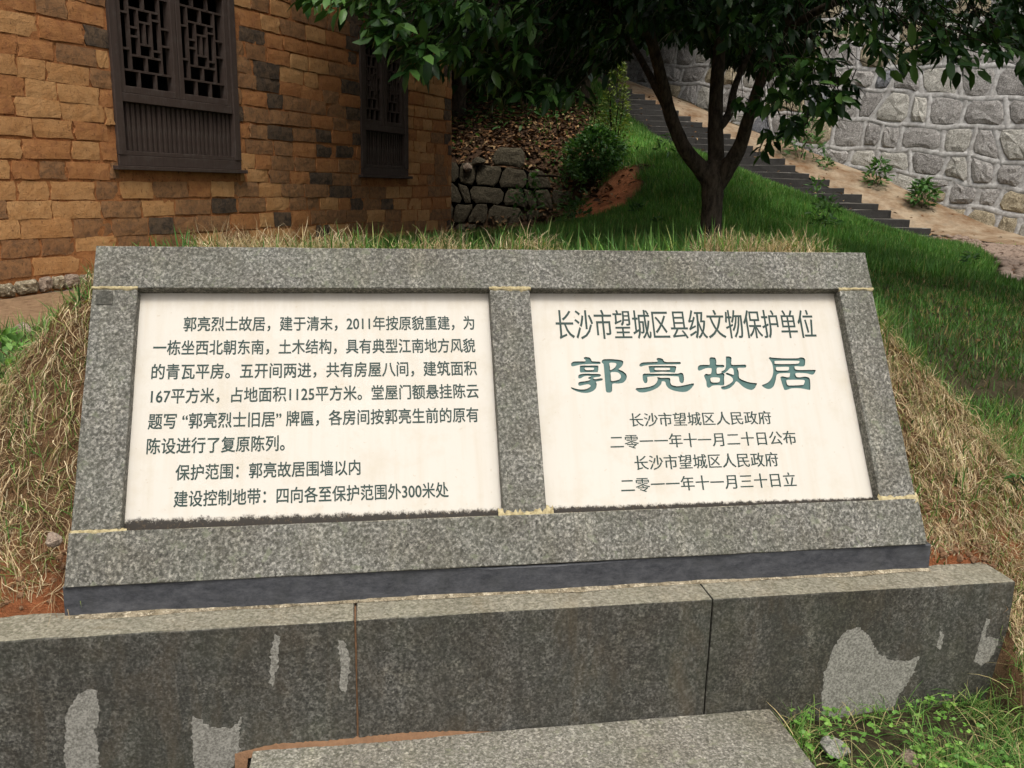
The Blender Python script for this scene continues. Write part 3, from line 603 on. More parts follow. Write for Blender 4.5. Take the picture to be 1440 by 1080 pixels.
# end wall round the corner, roof with a deep eave
def slab_pts(pts, name, mat, th):      # prism from a quad (4 points) pushed along an offset
    V = list(pts) + [p + th for p in pts]; Fc = [(0, 1, 2, 3), (7, 6, 5, 4)] + [(i, i + 4, (i + 1) % 4 + 4, (i + 1) % 4) for i in range(4)]
    return py_mesh(name, V, Fc, mat, hs_)
slab_pts([HP(TC + .004, .3, -.03), HP(TC + .004, .3, -5), HP(TC + .004, ZT, -5), HP(TC + .004, ZT, -.03)], 'wall', M['mud'], -HW * .25)
slab_pts([HP(T0 - .004, .3, -.05), HP(T0 - .004, .3, -5), HP(T0 - .004, ZT, -5), HP(T0 - .004, ZT, -.05)], 'wall', M['mud'], HW * .25)
rf = slab_pts([HP(T0 - .5, ZT + .0, .30), HP(TC + .45, ZT + .0, .30), HP(TC + .45, ZT + 1.3, -2.6), HP(T0 - .5, ZT + 1.3, -2.6)], 'roof', M['tile'], np.array([0, 0, .12]))
slab_pts([HP(T0 - .5, ZT + 1.3, -2.61), HP(TC + .45, ZT + 1.3, -2.61), HP(TC + .45, ZT, -5.6), HP(T0 - .5, ZT, -5.6)], 'roof', M['tile'], np.array([0, 0, .12]))
def brick_geo(t0, t1, z0, z1, seed):
    rr = random.Random(seed); nx_, nz_ = 4, 3; V = []; Fc = []; d0 = rr.uniform(.004, .010); rd = .003
    sk = rr.uniform(-.004, .004); tx = rr.uniform(-.006, .006)
    for j in range(nz_ + 1):
        for i in range(nx_ + 1):
            fx, fz = i / nx_, j / nz_; ed = (i in (0, nx_)) + (j in (0, nz_))
            d = d0 + tx * (fx - .5) + rr.uniform(-.0012, .0012) - ed * rd * .55
            V.append(HP(t0 + (t1 - t0) * fx + rr.uniform(-.005, .005) * (1 + (ed > 0)), z0 + (z1 - z0) * fz + sk * (fx - .5) + rr.uniform(-.004, .004), d))
    W = nx_ + 1
    for j in range(nz_):
        for i in range(nx_): Fc.append((j * W + i, j * W + i + 1, (j + 1) * W + i + 1, (j + 1) * W + i))
    per = [i for i in range(W)] + [j * W + nx_ for j in range(1, nz_ + 1)] + [nz_ * W + i for i in range(nx_ - 1, -1, -1)] + [j * W for j in range(nz_ - 1, 0, -1)]
    b0 = len(V); V += [V[p] - HN * .04 for p in per]
    for k in range(len(per)): k2 = (k + 1) % len(per); Fc.append((per[k2], per[k], b0 + k, b0 + k2))
    return V, Fc
bricks = []; z = .905; row = 0
while z < ZT - .02:
    ch = random.uniform(.108, .126); t = T0 + random.uniform(-.2, 0); row += 1
    if random.random() < .3: t += .1
    while t < TC - .05:
        ln = random.choice([.33, .29, .30, .20, .31, .24]) * random.uniform(.88, 1.1); t1 = min(t + ln, TC - .003)
        if t1 - t < .09: t1 = TC - .003
        g0 = random.uniform(.004, .011); segs = [(t + g0, t1 - g0)]
        for w0, w1, z0, z1 in WIN:
            if z + ch > z0 + .01 and z < z1 - .01:
                ns = []
                for a, b_ in segs:
                    if b_ <= w0 or a >= w1: ns.append((a, b_))
                    else:
                        if w0 - a > .05: ns.append((a, w0 - .004))
                        if b_ - w1 > .05: ns.append((w1 + .004, b_))
                segs = ns
        wob = .010 * math.sin(t * 1.7 + row * .9)
        for a, b_ in segs:
            if a > T0 and b_ > a + .04: bricks.append((a, b_, z + .005 + wob, z + ch - .004 + wob))
        t = t1
    z += ch
def bsize(b_):
    c = HOUSE_A + HP((b_[0] + b_[1]) / 2, (b_[2] + b_[3]) / 2); x, y, d = project(c)
    return (1 / d[0] if (-30 < x[0] < 1470 and -30 < y[0] < 470 and d[0] > 0) else 0)
bricks.sort(key=bsize, reverse=True)
def brick_mat(b_):
    t, z = b_[0], b_[2]; nv = vnoise(np.array([t]), np.array([z]), 2.1, 9)[0] + random.uniform(-.42, .42)
    low = .12 if z < 1.6 else 0
    return M['adobe3'] if nv > .42 - low * .5 else M['adobe2'] if nv > .08 - low else M['adobe1'] if nv > -.16 else M['adobe0']
restV = {k: ([], []) for k in ('adobe0', 'adobe1', 'adobe2', 'adobe3')}
for i, b_ in enumerate(bricks):
    V, Fc = brick_geo(*b_, i); m = brick_mat(b_)
    if i < 300: py_mesh('brick', V, Fc, m, hs_)
    else:
        k = next(kk for kk in restV if M[kk] is m); RV, RF = restV[k]; o_ = len(RV); RV += V; RF += [tuple(x + o_ for x in f) for f in Fc]
V = []; Fc = []; mi = []
for j, k in enumerate(restV): o_ = len(V); V += restV[k][0]; Fc += [tuple(x + o_ for x in f) for f in restV[k][1]]; mi += [j] * len(restV[k][1])
o = py_mesh('bricks', V, Fc, M['adobe0'], hs_); o['kind'] = 'stuff'
for k in ('adobe1', 'adobe2', 'adobe3'): o.data.materials.append(M[k])
o.data.polygons.foreach_set('material_index', mi)
# rubble footing
rr = random.Random(3)
for poly in masonry(5.6, .17, .085, (.07, .15), 11, .35, 0, T0 + .3):
    c = sum(poly) / len(poly)
    if c[0] > 3.6: continue
    V, Fc = stone_face(poly, .006, .03, lambda a, b_, h: HP(a, b_ + .735, h + .01), rr); py_mesh('footing_stone', V, Fc, random.choice([M['rk_rubble'], M['rk_rubble'], M['rk_tan']]), hs_)
# windows
def hbox(name, t0, t1, z0, z1, d0, d1, mat, parent, bev=.002):
    P = [HP(t0, z0, d0), HP(t1, z0, d0), HP(t1, z0, d1), HP(t0, z0, d1), HP(t0, z1, d0), HP(t1, z1, d0), HP(t1, z1, d1), HP(t0, z1, d1)]
    c = sum(P) / 8; L_ = Matrix(((HW[0], HN[0], 0, c[0]), (HW[1], HN[1], 0, c[1]), (0, 0, 1, c[2]), (0, 0, 0, 1)))
    a, b_, e = abs(t1 - t0) / 2, abs(d1 - d0) / 2, abs(z1 - z0) / 2
    me = box_mesh(name, (-a, -b_, -e), (a, b_, e), bev, 0, 0, 1)
    for v_ in me.vertices: v_.co.y *= -1
    me.flip_normals()
    L2 = Matrix(((HW[0], -HN[0], 0, c[0]), (HW[1], -HN[1], 0, c[1]), (0, 0, 1, c[2]), (0, 0, 0, 1)))
    o = link(name, me, mat, parent); o.matrix_basis = L2; return o
for (w0, w1, z0, z1) in WIN:
    wn = hbox('window', w0 + .0, w1 - .0, z0 + .0, z0 + .065, -.10, .018, M['wood'], hs_)      # bottom rail carries the rest
    inv = wn.matrix_basis.inverted()
    def wb(name, *a, **k):
        o = hbox(name, *a, M['wood'], None, **k); o.parent = wn; o.matrix_basis = inv @ o.matrix_basis; return o
    zr0 = z0 + .405; zr1 = zr0 + .055
    wb('frame', w0, w0 + .06, z0 + .067, z1, -.10, .022); wb('frame', w1 - .06, w1, z0 + .067, z1, -.10, .022); wb('frame', w0 + .062, w1 - .062, z1 - .07, z1, -.10, .02)
    wb('rail', w0 + .062, w1 - .062, zr0, zr1, -.08, .014); wb('rail', w0 + .062, w1 - .062, z0 + .067, z0 + .095, -.08, .006)
    wb('sill', w0 - .045, w1 + .035, z0 - .028, z0 - .002, -.06, .05)
    n = 23 if w1 - w0 > 1 else 17; x0, x1 = w0 + .064, w1 - .064
    for i in range(n):
        a = x0 + (x1 - x0) * i / n; wb('slat', a + .003, a + (x1 - x0) / n * .62, z0 + .097, zr0 - .002, -.045, -.012 + random.uniform(-.004, .004), bev=.0015)
    wb('panel', x0, x1, z0 + .097, zr0 - .002, -.075, -.06, bev=0)
    mid = (w0 + w1) / 2
    for sx0, sx1 in ((w0 + .064, mid - .004), (mid + .004, w1 - .064)):
        for a, b_ in ((sx0, sx0 + .042), (sx1 - .042, sx1)): wb('stile', a, b_, zr1 + .002, z1 - .072, -.06, .008)
        for a, b_ in ((zr1 + .002, zr1 + .045), (z1 - .115, z1 - .072)): wb('rail', sx0 + .043, sx1 - .043, a, b_, -.06, .007)
        X0, X1, Z0, Z1 = sx0 + .042, sx1 - .042, zr1 + .045, z1 - .115; w_ = X1 - X0; h_ = Z1 - Z0
        B = []   # bars in unit coordinates
        for m in (0, 1):
            f = (lambda y: y) if m == 0 else (lambda y: 1 - y)
            B += [('h', 0, 1, f(.15)), ('v', f(0), f(.15), .333), ('v', f(0), f(.15), .667), ('h', .19, .81, f(.29)), ('v', f(.15), f(.29), .5), ('h', .37, .63, f(.40)), ('h', 0, .19, f(.34)), ('h', .81, 1, f(.42)), ('h', .19, .37, f(.46)), ('h', .63, .81, f(.36))]
        B += [('v', .15, .85, .19), ('v', .15, .85, .81), ('v', .29, .71, .37), ('v', .29, .71, .63), ('v', .40, .60, .5)]
        for kind, a, b_, c_ in B:
            a, b_ = min(a, b_), max(a, b_); hw = .0068
            if kind == 'h': wb('lattice_bar', X0 + a * w_, X0 + b_ * w_, Z0 + c_ * h_ - hw, Z0 + c_ * h_ + hw, -.042, -.014, bev=0)
            else: wb('lattice_bar', X0 + c_ * w_ - hw, X0 + c_ * w_ + hw, Z0 + a * h_, Z0 + b_ * h_, -.041, -.0125, bev=0)
    # dark room behind
    P = [HP(w0 - .3, z0 - .3, -.13), HP(w1 + .3, z0 - .3, -.13), HP(w1 + .3, z1 + .3, -.13), HP(w0 - .3, z1 + .3, -.13)]; Bk = [p - HN * 1.2 for p in P]
    py_mesh('room_wall', P + Bk, [(4, 5, 6, 7), (0, 4, 7, 3), (1, 2, 6, 5), (0, 1, 5, 4), (3, 7, 6, 2)], M['dark'], hs_)
    Rv = [HP(a, c_, d) for d in (.0, -.14) for a, c_ in ((w0 - .002, z0 - .002), (w1 + .002, z0 - .002), (w1 + .002, z1 + .002), (w0 - .002, z1 + .002))]
    py_mesh('window_reveal', Rv, [(i, (i + 1) % 4, 4 + (i + 1) % 4, 4 + i) for i in range(4)], M['mud'], hs_)
# ------------------------------------------------------------------ retaining wall of boulders
rw = empty('retaining_wall', WK(0)); tag(rw, 'tall leaning retaining wall of big mortared boulders beside the stairs', 'wall')
KD = np.array([-.645, .764, 0]); KN = np.array([-.764, -.645, 0])      # along (up the hill), outwards to the stairs
lean = math.radians(14)
def WP(a, h, d): return KD * a - KN * (h * math.sin(lean)) + KN * d * math.cos(lean) + np.array([0, 0, h * math.cos(lean) + d * math.sin(lean)])
def below(a): return .33 * a          # ground line at the foot
polys = masonry(15.5, 7.4, .45, (.36, .70), 21, .58, .10, -3.2)
polys = [[p + np.array([0, -1.3]) for p in q_] for q_ in polys]; keep = []
for q_ in polys:
    c = sum(q_) / len(q_); top = max(p[1] for p in q_)
    if top < below(c[0]) - .1 or c[1] > 5.6 + .1 * c[0]: continue
    X, Y, d = project(WK(0) + WP(c[0], c[1], 0)); keep.append((not (-60 < X[0] < 1500 and -80 < Y[0] < 400), -1 / d[0], q_))
keep.sort(key=lambda k: k[:2]); rr = random.Random(5); SV, SF = [], []
for i, (_, _, q_) in enumerate(keep):
    V, Fc = stone_face(q_, .040, rr.uniform(.03, .07), WP, rr, .03); m = rr.choices(['rk_grey', 'rk_tan', 'rk_pale', 'rk_blue'], [7, 3, 1.6, 1])[0]
    if i < 300: py_mesh('stone', V, Fc, M[m], rw)
    else: o_ = len(SV); SV += V; SF += [tuple(x + o_ for x in f) for f in Fc]
if SV: py_mesh('stones', SV, SF, M['rk_grey'], rw)['kind'] = 'stuff'
V = [WP(-3.6, -2.2, 0.006), WP(12.8, 1.4, .006), WP(12.8, 7.1, .006), WP(-3.6, 5.3, .006)]; V += [v_ - KN * .6 for v_ in V]
py_mesh('mortar_bed', V, [(0, 1, 2, 3), (7, 6, 5, 4), (3, 2, 6, 7), (0, 3, 7, 4), (1, 5, 6, 2)], M['mortar_w'], rw)
V = []; Fc = []          # raised pointing along every joint
seen = set()
for _, _, q_ in keep:
    P = q_
    for i in range(len(P)):
        a, b_ = np.array(P[i]), np.array(P[(i + 1) % len(P)])
        key = (round(float(a[0] + b_[0]), 2), round(float(a[1] + b_[1]), 2))
        if key in seen: continue
        seen.add(key)
        d = b_ - a; l = np.linalg.norm(d)
        if l < .02: continue
        d /= l; n2 = np.array([-d[1], d[0]]); w_ = rr.uniform(.036, .055); hh = rr.uniform(.014, .024); o_ = len(V)
        for s_ in range(4):
            q0 = a + d * (l * s_ / 3 + (s_ - 1.5) * .008)
            for off, h in ((-1, .0), (-.6, .75), (.6, .75), (1, .0)): qq = q0 + n2 * off * w_ * rr.uniform(.85, 1.2); V.append(WP(qq[0], qq[1], h * hh + .004))
        for s_ in range(3):
            for k in range(3): Fc.append((o_ + s_ * 4 + k, o_ + s_ * 4 + 4 + k, o_ + s_ * 4 + 5 + k, o_ + s_ * 4 + 1 + k))
py_mesh('mortar_pointing', V, Fc, M['mortar_w'], rw, True)['kind'] = 'stuff'
# ------------------------------------------------------------------ low dry-stone wall beside the house corner
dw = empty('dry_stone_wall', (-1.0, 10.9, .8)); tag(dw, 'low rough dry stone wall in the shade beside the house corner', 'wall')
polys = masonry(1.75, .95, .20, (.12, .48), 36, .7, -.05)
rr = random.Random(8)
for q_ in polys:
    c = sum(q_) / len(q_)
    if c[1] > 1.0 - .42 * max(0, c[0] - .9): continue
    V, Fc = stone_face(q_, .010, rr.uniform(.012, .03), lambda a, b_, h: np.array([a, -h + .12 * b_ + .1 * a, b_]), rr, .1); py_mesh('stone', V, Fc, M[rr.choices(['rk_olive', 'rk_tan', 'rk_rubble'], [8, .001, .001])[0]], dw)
py_mesh('stone_backing', [(-.3, .1, -.2), (1.9, .32, -.2), (1.6, .36, .55), (1.1, .3, .86), (-.3, .18, .93), (-.3, .9, .93), (1.1, .9, .86), (1.6, .9, .55)], [(0, 1, 2, 3, 4), (4, 3, 6, 5), (3, 2, 7, 6)], M['soil'], dw)
dw.location.z = .86
# ------------------------------------------------------------------ staircase, apron, pebble path
st = empty('stone_staircase', STEP(0)); tag(st, 'dark stone staircase climbing the hill behind the tree', 'staircase')
stair_me = [box_mesh('step', (-1.75, 0, -.16), (0, .42, 0), .010, .2, .005) for _ in range(4)]
for m_ in stair_me: m_.materials.append(M['step'])
for i in range(-1, 30):
    p = STEP(i) - STEP(0); o = link('step', stair_me[i % 4], None, st)
    o.location = (p[0] + random.uniform(-.07, .03), p[1] + random.uniform(-.03, .03), p[2] + .02 + random.uniform(-.012, .012)); o.rotation_euler = (random.uniform(-.02, .02), random.uniform(-.012, .012), math.radians(4 + random.uniform(-2.2, 2.2)))
V = []; Fc = []; ks = np.arange(-6, 13, .25)
for k in ks:
    a = WK(k); i_ = k / .306 + 3.0; b_ = np.array([6.56 - .645 * (k + .35), 14 + .764 * (k + .35) , max(.98 + .392 * (k + .0), .93 + .01 * k)])
    zb_ = b_[2] + .05 if k > 0 else .965 + .012 * k
    za = max(a[2], .93) if k > -1.2 else max(.86 + .0 * k, a[2])
    for f in np.linspace(0, 1, 6):
        pnt = a * (1 - f) + b_ * f; X_, Y_ = pnt[0] - KN[0] * .1 * (1 - f), pnt[1] - KN[1] * .1 * (1 - f); zd = (za + .02) * (1 - f) + zb_ * f
        zt_ = float(hz(np.array([X_]), np.array([Y_]))[0]) + .03; m_ = min(1, max(0, k / 1.5 + .3)); V.append((X_, Y_, max(zt_, zd) * m_ + zt_ * (1 - m_) + random.uniform(-.006, .006)))
n6 = len(ks)
Fc = [(6 * i + j, 6 * i + j + 1, 6 * i + j + 7, 6 * i + j + 6) for i in range(n6 - 1) for j in range(5)]
o = py_mesh('concrete_apron', V, Fc, M['apron'], None, True); tag(o, kind='structure')
pth = empty('pebble_path', (6, 11, .9)); tag(pth, kind='structure')
pc = np.array([[6.3, 13.75], [6.6, 12.4], [6.3, 10.8], [5.7, 9.3], [5.0, 7.9], [4.3, 6.6]])
V = []; Fc = []; k = 0; PATHW = .62
tt = np.linspace(0, len(pc) - 1, 60)
pcx = np.interp(tt, range(len(pc)), pc[:, 0]); pcy = np.interp(tt, range(len(pc)), pc[:, 1])
for i in range(60):
    for f in np.linspace(-1, 1, 5): x, y = pcx[i] + f * PATHW, pcy[i] + f * .12; V.append((x - 6, y - 11, float(hz(np.array([x]), np.array([y]))[0]) + .018 - .9))
py_mesh('path_bed', V, [(5 * i + j, 5 * i + j + 1, 5 * i + j + 6, 5 * i + j + 5) for i in range(59) for j in range(4)], M['rust'], pth)
pm = []
for s_ in range(5):
    bm = bmesh.new(); bmesh.ops.create_icosphere(bm, subdivisions=1, radius=1)
    for v_ in bm.verts: v_.co = Vector((v_.co.x * .055 * random.uniform(.8, 1.2), v_.co.y * .042 * random.uniform(.8, 1.2), v_.co.z * .028))
    me = bpy.data.meshes.new('pebble'); bm.to_mesh(me); bm.free(); me.materials.append(M['pebble']); me.polygons.foreach_set('use_smooth', [True] * len(me.polygons)); pm.append(me)
PV, PF = [], []; cnt = 0
pts = []
for _ in range(1700):
    t = random.random(); f = random.uniform(-1, 1); x = float(np.interp(t * 59, range(60), pcx)) + f * PATHW * .98; y = float(np.interp(t * 59, range(60), pcy)) + random.uniform(-.05, .05); pts.append((y, x))
pts.sort()
for j, (y, x) in enumerate(pts):
    z = float(hz(np.array([x]), np.array([y]))[0]) + .026 - .9; a = random.uniform(0, 3.1); s_ = random.uniform(.6, 1.25)
    if j < 300: o = link('pebble', pm[j % 5], None, pth); o.location = (x - 6, y - 11, z); o.rotation_euler = (random.uniform(-.3, .3), 0, a); o.scale = (s_,) * 3
    else:
        me = pm[j % 5]; o_ = len(PV); ca, sa = math.cos(a) * s_, math.sin(a) * s_
        PV += [(v_.co.x * ca - v_.co.y * sa + x - 6, v_.co.x * sa + v_.co.y * ca + y - 11, v_.co.z * s_ + z) for v_ in me.vertices]; PF += [tuple(k_ + o_ for k_ in p.vertices) for p in me.polygons]
py_mesh('pebbles', PV, PF, M['pebble'], pth, True)['kind'] = 'stuff'
# ------------------------------------------------------------------ grass, straw
def frustum(P, mg=60):
    x, y, z = project(P); return (z > .4) & (x > -mg) & (x < 1440 + mg) & (y > -mg) & (y < 1080 + mg)
def ribbons(name, P, az, elev, L, wd, droop, col, mat, seg=3, surf=False, jitter=.0, parent=None, tipcol=None):
    n = len(P); d = np.stack([np.cos(elev) * np.cos(az), np.cos(elev) * np.sin(az), np.sin(elev)], -1)
    side = np.stack([-np.sin(az + R.normal(0, .6, n)), np.cos(az), np.zeros(n)], -1)
    VV = np.zeros((n, 2 * seg + 1, 3)); p = P.copy(); st_ = L / seg
    for k in range(seg + 1):
        wk = wd * (1 - .75 * (k / seg) ** 1.6)
        if k < seg: VV[:, 2 * k] = p - side * wk[:, None] / 2; VV[:, 2 * k + 1] = p + side * wk[:, None] / 2
        else: VV[:, 2 * seg] = p
        d = d + np.array([0, 0, -1.]) * (droop / seg)[:, None] + (R.normal(0, 1, (n, 3)) * jitter if jitter else 0); d /= np.linalg.norm(d, axis=1, keepdims=True)
        p = p + d * st_[:, None]
        if surf:
            g_ = hz(p[:, 0], p[:, 1]) + .004 + R.random(n) * .012; lowm = p[:, 2] < g_; p[lowm, 2] = g_[lowm]
    base = (np.arange(n) * (2 * seg + 1))[:, None]
    T = []
    for k in range(seg - 1): a = 2 * k; T += [(a, a + 1, a + 3), (a, a + 3, a + 2)]
    T.append((2 * seg - 2, 2 * seg - 1, 2 * seg)); T = np.array(T)
    F = (base[:, :, None] + T[None]).reshape(-1, 3)
    C_ = np.repeat(col[:, None, :], 2 * seg + 1, 1)
    if tipcol is not None:
        f = np.r_[np.repeat(np.arange(seg), 2) / seg, 1.][None, :, None] ** 1.5; C_ = C_ * (1 - f * .7) + tipcol[:, None, :] * f * .7
    return np_mesh(name, VV.reshape(-1, 3), F, 3, mat, parent, C_.reshape(-1, 3))
def scatter(n, x0, x1, y0, y1):
    x = R.uniform(x0, x1, n); y = R.uniform(y0, y1, n); return x, y
def pathmask(x, y):
    d = np.full(len(x), 9.)
    for i in range(0, 60, 3): d = np.minimum(d, np.abs(x - pcx[i]) + 3 * np.maximum(0, np.abs(y - pcy[i]) - .25))
    stp_ = np.zeros(len(x), bool)
    t = (y - 14) / .234; sx_ = 6.56 - .197 * t; stp_ = (y > 13.7) & (x > sx_ - 1.62)
    ap = (x - 7.48) * -KN[0] + (y - 14.8) * -KN[1] > -1.35
    return (d > PATHW + .04) & ~stp_ & ~(ap & (y > 8))
def colmix(n, cols, w_, var=.18):
    c = np.array(cols)[R.choice(len(cols), n, p=np.array(w_) / sum(w_))]; return c * R.normal(1, var, (n, 1)).clip(.5, 1.6)
def lawn(name, n, area, h, dens=None, cols=None, wts=None, lean=1.25, wd=.004, droop=.9, kindname=None):
    x, y = scatter(n, *area); z = hz(x, y); P = np.stack([x, y, z - .004], -1)
    og_, li_, yd_, _ = zones(x, y); u, v = fuv(x, y)
    ok = frustum(P, 260) & (R.random(n) > og_ * 1.3) & (R.random(n) > li_ * .97) & (R.random(n) > yd_ * 1.2) & pathmask(x, y) & ((hdist(x, y) > .05) | (halong(x, y) > TC + .1)) & ~((v < .50) & (u > -.05) & (u < 2.4))
    if dens is not None: ok &= R.random(n) < dens(x, y, u, v)
    P = P[ok]; m = len(P); hh = h(P[:, 0], P[:, 1]) * R.uniform(.55, 1.25, m)
    c = colmix(m, cols, wts); pn = (.7 * vnoise(P[:, 0], P[:, 1], 1.6, 12) + .5 * vnoise(P[:, 0], P[:, 1], 4.5, 13))[:, None]; c = c * (1 + .9 * pn)
    o = ribbons(name, P, R.uniform(0, 6.283, m), R.normal(lean, .25, m).clip(.4, 1.55), hh, wd * R.uniform(.7, 1.4, m), R.uniform(.2, 1, m) * droop, c, M['grass'], 3)
    tag(o, kindname, 'grass', kind='stuff'); return o
GRN = [(.065, .165, .035), (.095, .215, .045), (.15, .27, .065), (.23, .26, .085), (.38, .31, .15)]
right_far = lambda x, y, u, v: np.clip(.95 - .0 * y, 0, 1)
GRN_SHADE = [(.045, .115, .022), (.065, .15, .028), (.09, .18, .045), (.20, .19, .075), (.28, .20, .09)]  # lawn greens, darkened to carry the tree crown's shade in the colour
lawn('lawn_grass', 300000, (1.0, 7.5, .9, 9.0), lambda x, y: .045 + .02 * (vnoise(x, y, 2, 3) + .5), lambda x, y, u, v: np.where(v < 1.3, .3, 1) * np.where((u > 2.9) & (v < 2.0) & (vnoise(x, y, 1.2, 7) > .0), .4, 1.), GRN_SHADE, [5, 5, 2, 1.4, 1.2], 1.1, .0045, .8, 'short green lawn with tree shade in its colour behind the plaque towards the stairs')
lawn('hill_grass', 260000, (.2, 7.2, 6.0, 15.5), lambda x, y: .07 + .08 * np.clip(vnoise(x, y, 1.1, 3) + .4, 0, 1), None, [tuple(1.2 * q_ for q_ in c_) for c_ in GRN], [5, 6, 4, .8, .2], 1.2, .008, .9, 'lush long green grass on the slope around the tree')
lawn('bank_grass', 110000, (-3.0, 1.9, 2.2, 9.2), lambda x, y: .07 + .07 * np.clip(vnoise(x, y, 1.4, 5) + .5, 0, 1), lambda x, y, u, v: np.where(v > .5, 1, 0) * np.where(u > -.3, 1, .35), GRN, [4, 6, 4, 1.5, .5], 1.2, .005, .9, 'tall green grass growing behind the top of the plaque')
STR = [(.46, .35, .20), (.36, .26, .14), (.56, .46, .29), (.22, .13, .065), (.17, .22, .06)]
def straw(name, n, fn, Lr, label, wts=(5, 4, 3, 2, 1), wd=.0022, elev=(.5, .5), droop=(1.2, 2.8), az0=None):
    x, y = fn(n); z = hz(x, y); P = np.stack([x, y, z + .002], -1); ok = frustum(P, 260); u, v = fuv(x, y)
    ok &= ~((u > -.015) & (u < 2.375) & (v < .485)) & ~((u < 2.59) & (v < .035))
    P = P[ok]; m = len(P); cl = R.normal(0, 1, m)
    az = R.uniform(0, 6.28, m) if az0 is None else R.normal(az0, 1.15, m)
    # tufts share a direction
    az = az * .45 + .55 * (az0 if az0 is not None else 0) + 6 * vnoise(P[:, 0], P[:, 1], 11, 21)
    c = colmix(m, STR, wts, .22)
    o = ribbons(name, P, az, R.normal(elev[0], elev[1], m).clip(-.2, 1.5), R.uniform(*Lr, m), wd * R.uniform(.6, 1.5, m), R.uniform(*droop, m), c, M['straw'], 5, True, .38)
    tag(o, label, 'dry grass', kind='stuff')
def by_uv(u0, u1, v0, v1, pw=1):
    def f(n):
        u = R.uniform(u0, u1, n); v = R.uniform(v0, v1, n); P = FO[:2] + u[:, None] * FB[:2] + v[:, None] * FQ[:2]; return P[:, 0], P[:, 1]
    return f
down = math.atan2(-FQ[1], -FQ[0])
straw('dry_grass', 38000, by_uv(2.37, 3.5, -.45, .95), (.035, .12), 'tangled straw-coloured dry grass on the bank right of the plaque', az0=down + .3, wts=(5, 4, 3, 3, 3.5))
straw('dry_grass', 28000, by_uv(-1.3, .0, .04, 1.5), (.035, .115), 'matted straw-coloured dry grass on the bank left of the plaque', az0=down - .3, wts=(5, 4, 3, 3, 3))
def fringe(n):
    u = R.choice([.38, .42, .48, .55, .62, .70, .95, 1.0, 1.22, 1.3, 1.9, 1.95, 2.0, 2.05, 2.1, 2.15, 2.2, .33], n) + R.normal(0, .045, n); v = R.uniform(.535, .74, n); P = FO[:2] + u[:, None] * FB[:2] + v[:, None] * FQ[:2]; return P[:, 0], P[:, 1]
straw('dry_grass', 12000, fringe, (.05, .14), 'pale dry tufts poking up behind the top edge of the plaque', (5, 3, 5, 1, 1), .0022, (.95, .35), (.5, 1.6), None)
# green blades within the banks
def uvgrass(name, n, area, h, label, cols, wts, lean=1.15, wd=.0034, pat=None, droop=1.1):
    x, y = by_uv(*area)(n); P = np.stack([x, y, hz(x, y)], -1); ok = frustum(P, 260); u, v = fuv(x, y); ok &= ~((u > -.02) & (u < 2.38) & (v < .49) & (v > -.1)) & ~((u < 2.59) & (v < .03) & (v > -.11))
    ok &= ~((u > .43) & (u < 1.88) & (v < .0))
    if pat: ok &= R.random(n) < pat(x, y, u, v)
    P = P[ok]; m = len(P); c = colmix(m, cols, wts)
    tag(ribbons(name, P, R.uniform(0, 6.28, m), R.normal(lean, .25, m).clip(.4, 1.5), h * R.uniform(.5, 1.3, m), wd * R.uniform(.7, 1.4, m), R.uniform(.3, 1, m) * droop, c, M['grass'], 4), label, 'grass', kind='stuff')
uvgrass('bank_grass', 9000, (2.36, 3.6, .1, 1.1), .085, 'green grass along the crest of the bank right of the plaque', GRN, [3, 5, 4, 2, 1], pat=lambda x, y, u, v: np.clip(.25 + 2.2 * vnoise(x, y, 3, 4) + 1.2 * (v - .25), 0, 1))
uvgrass('bank_grass', 6000, (-1.4, .0, .1, 1.4), .07, 'patches of green grass on the bank left of the plaque', GRN, [3, 5, 4, 2, 1], pat=lambda x, y, u, v: np.clip(3.0 * (vnoise(x, y, 4, 14) - .12), 0, 1))
uvgrass('corner_grass', 17000, (1.83, 2.95, -.95, -.10), .115, 'fresh green grass at the right foot of the plinth', [(.07, .17, .03), (.12, .24, .05), (.20, .28, .08), (.40, .33, .16)], [4, 5, 3, 3], .95, .0028, lambda x, y, u, v: np.clip(.45 + 1.8 * vnoise(x, y, 8, 6) + .4 * (u - 2.2), 0, 1), 1.9)
uvgrass('bank_grass', 4200, (.25, 2.36, .49, .80), .055, 'short grass fringe standing along the top of the plaque', GRN, [2, 4, 4, 3, 3], 1.2, .003, lambda x, y, u, v: np.clip(1.2 + 2 * vnoise(x, y, 4, 24) - .4, 0, 1) * (u > .38))
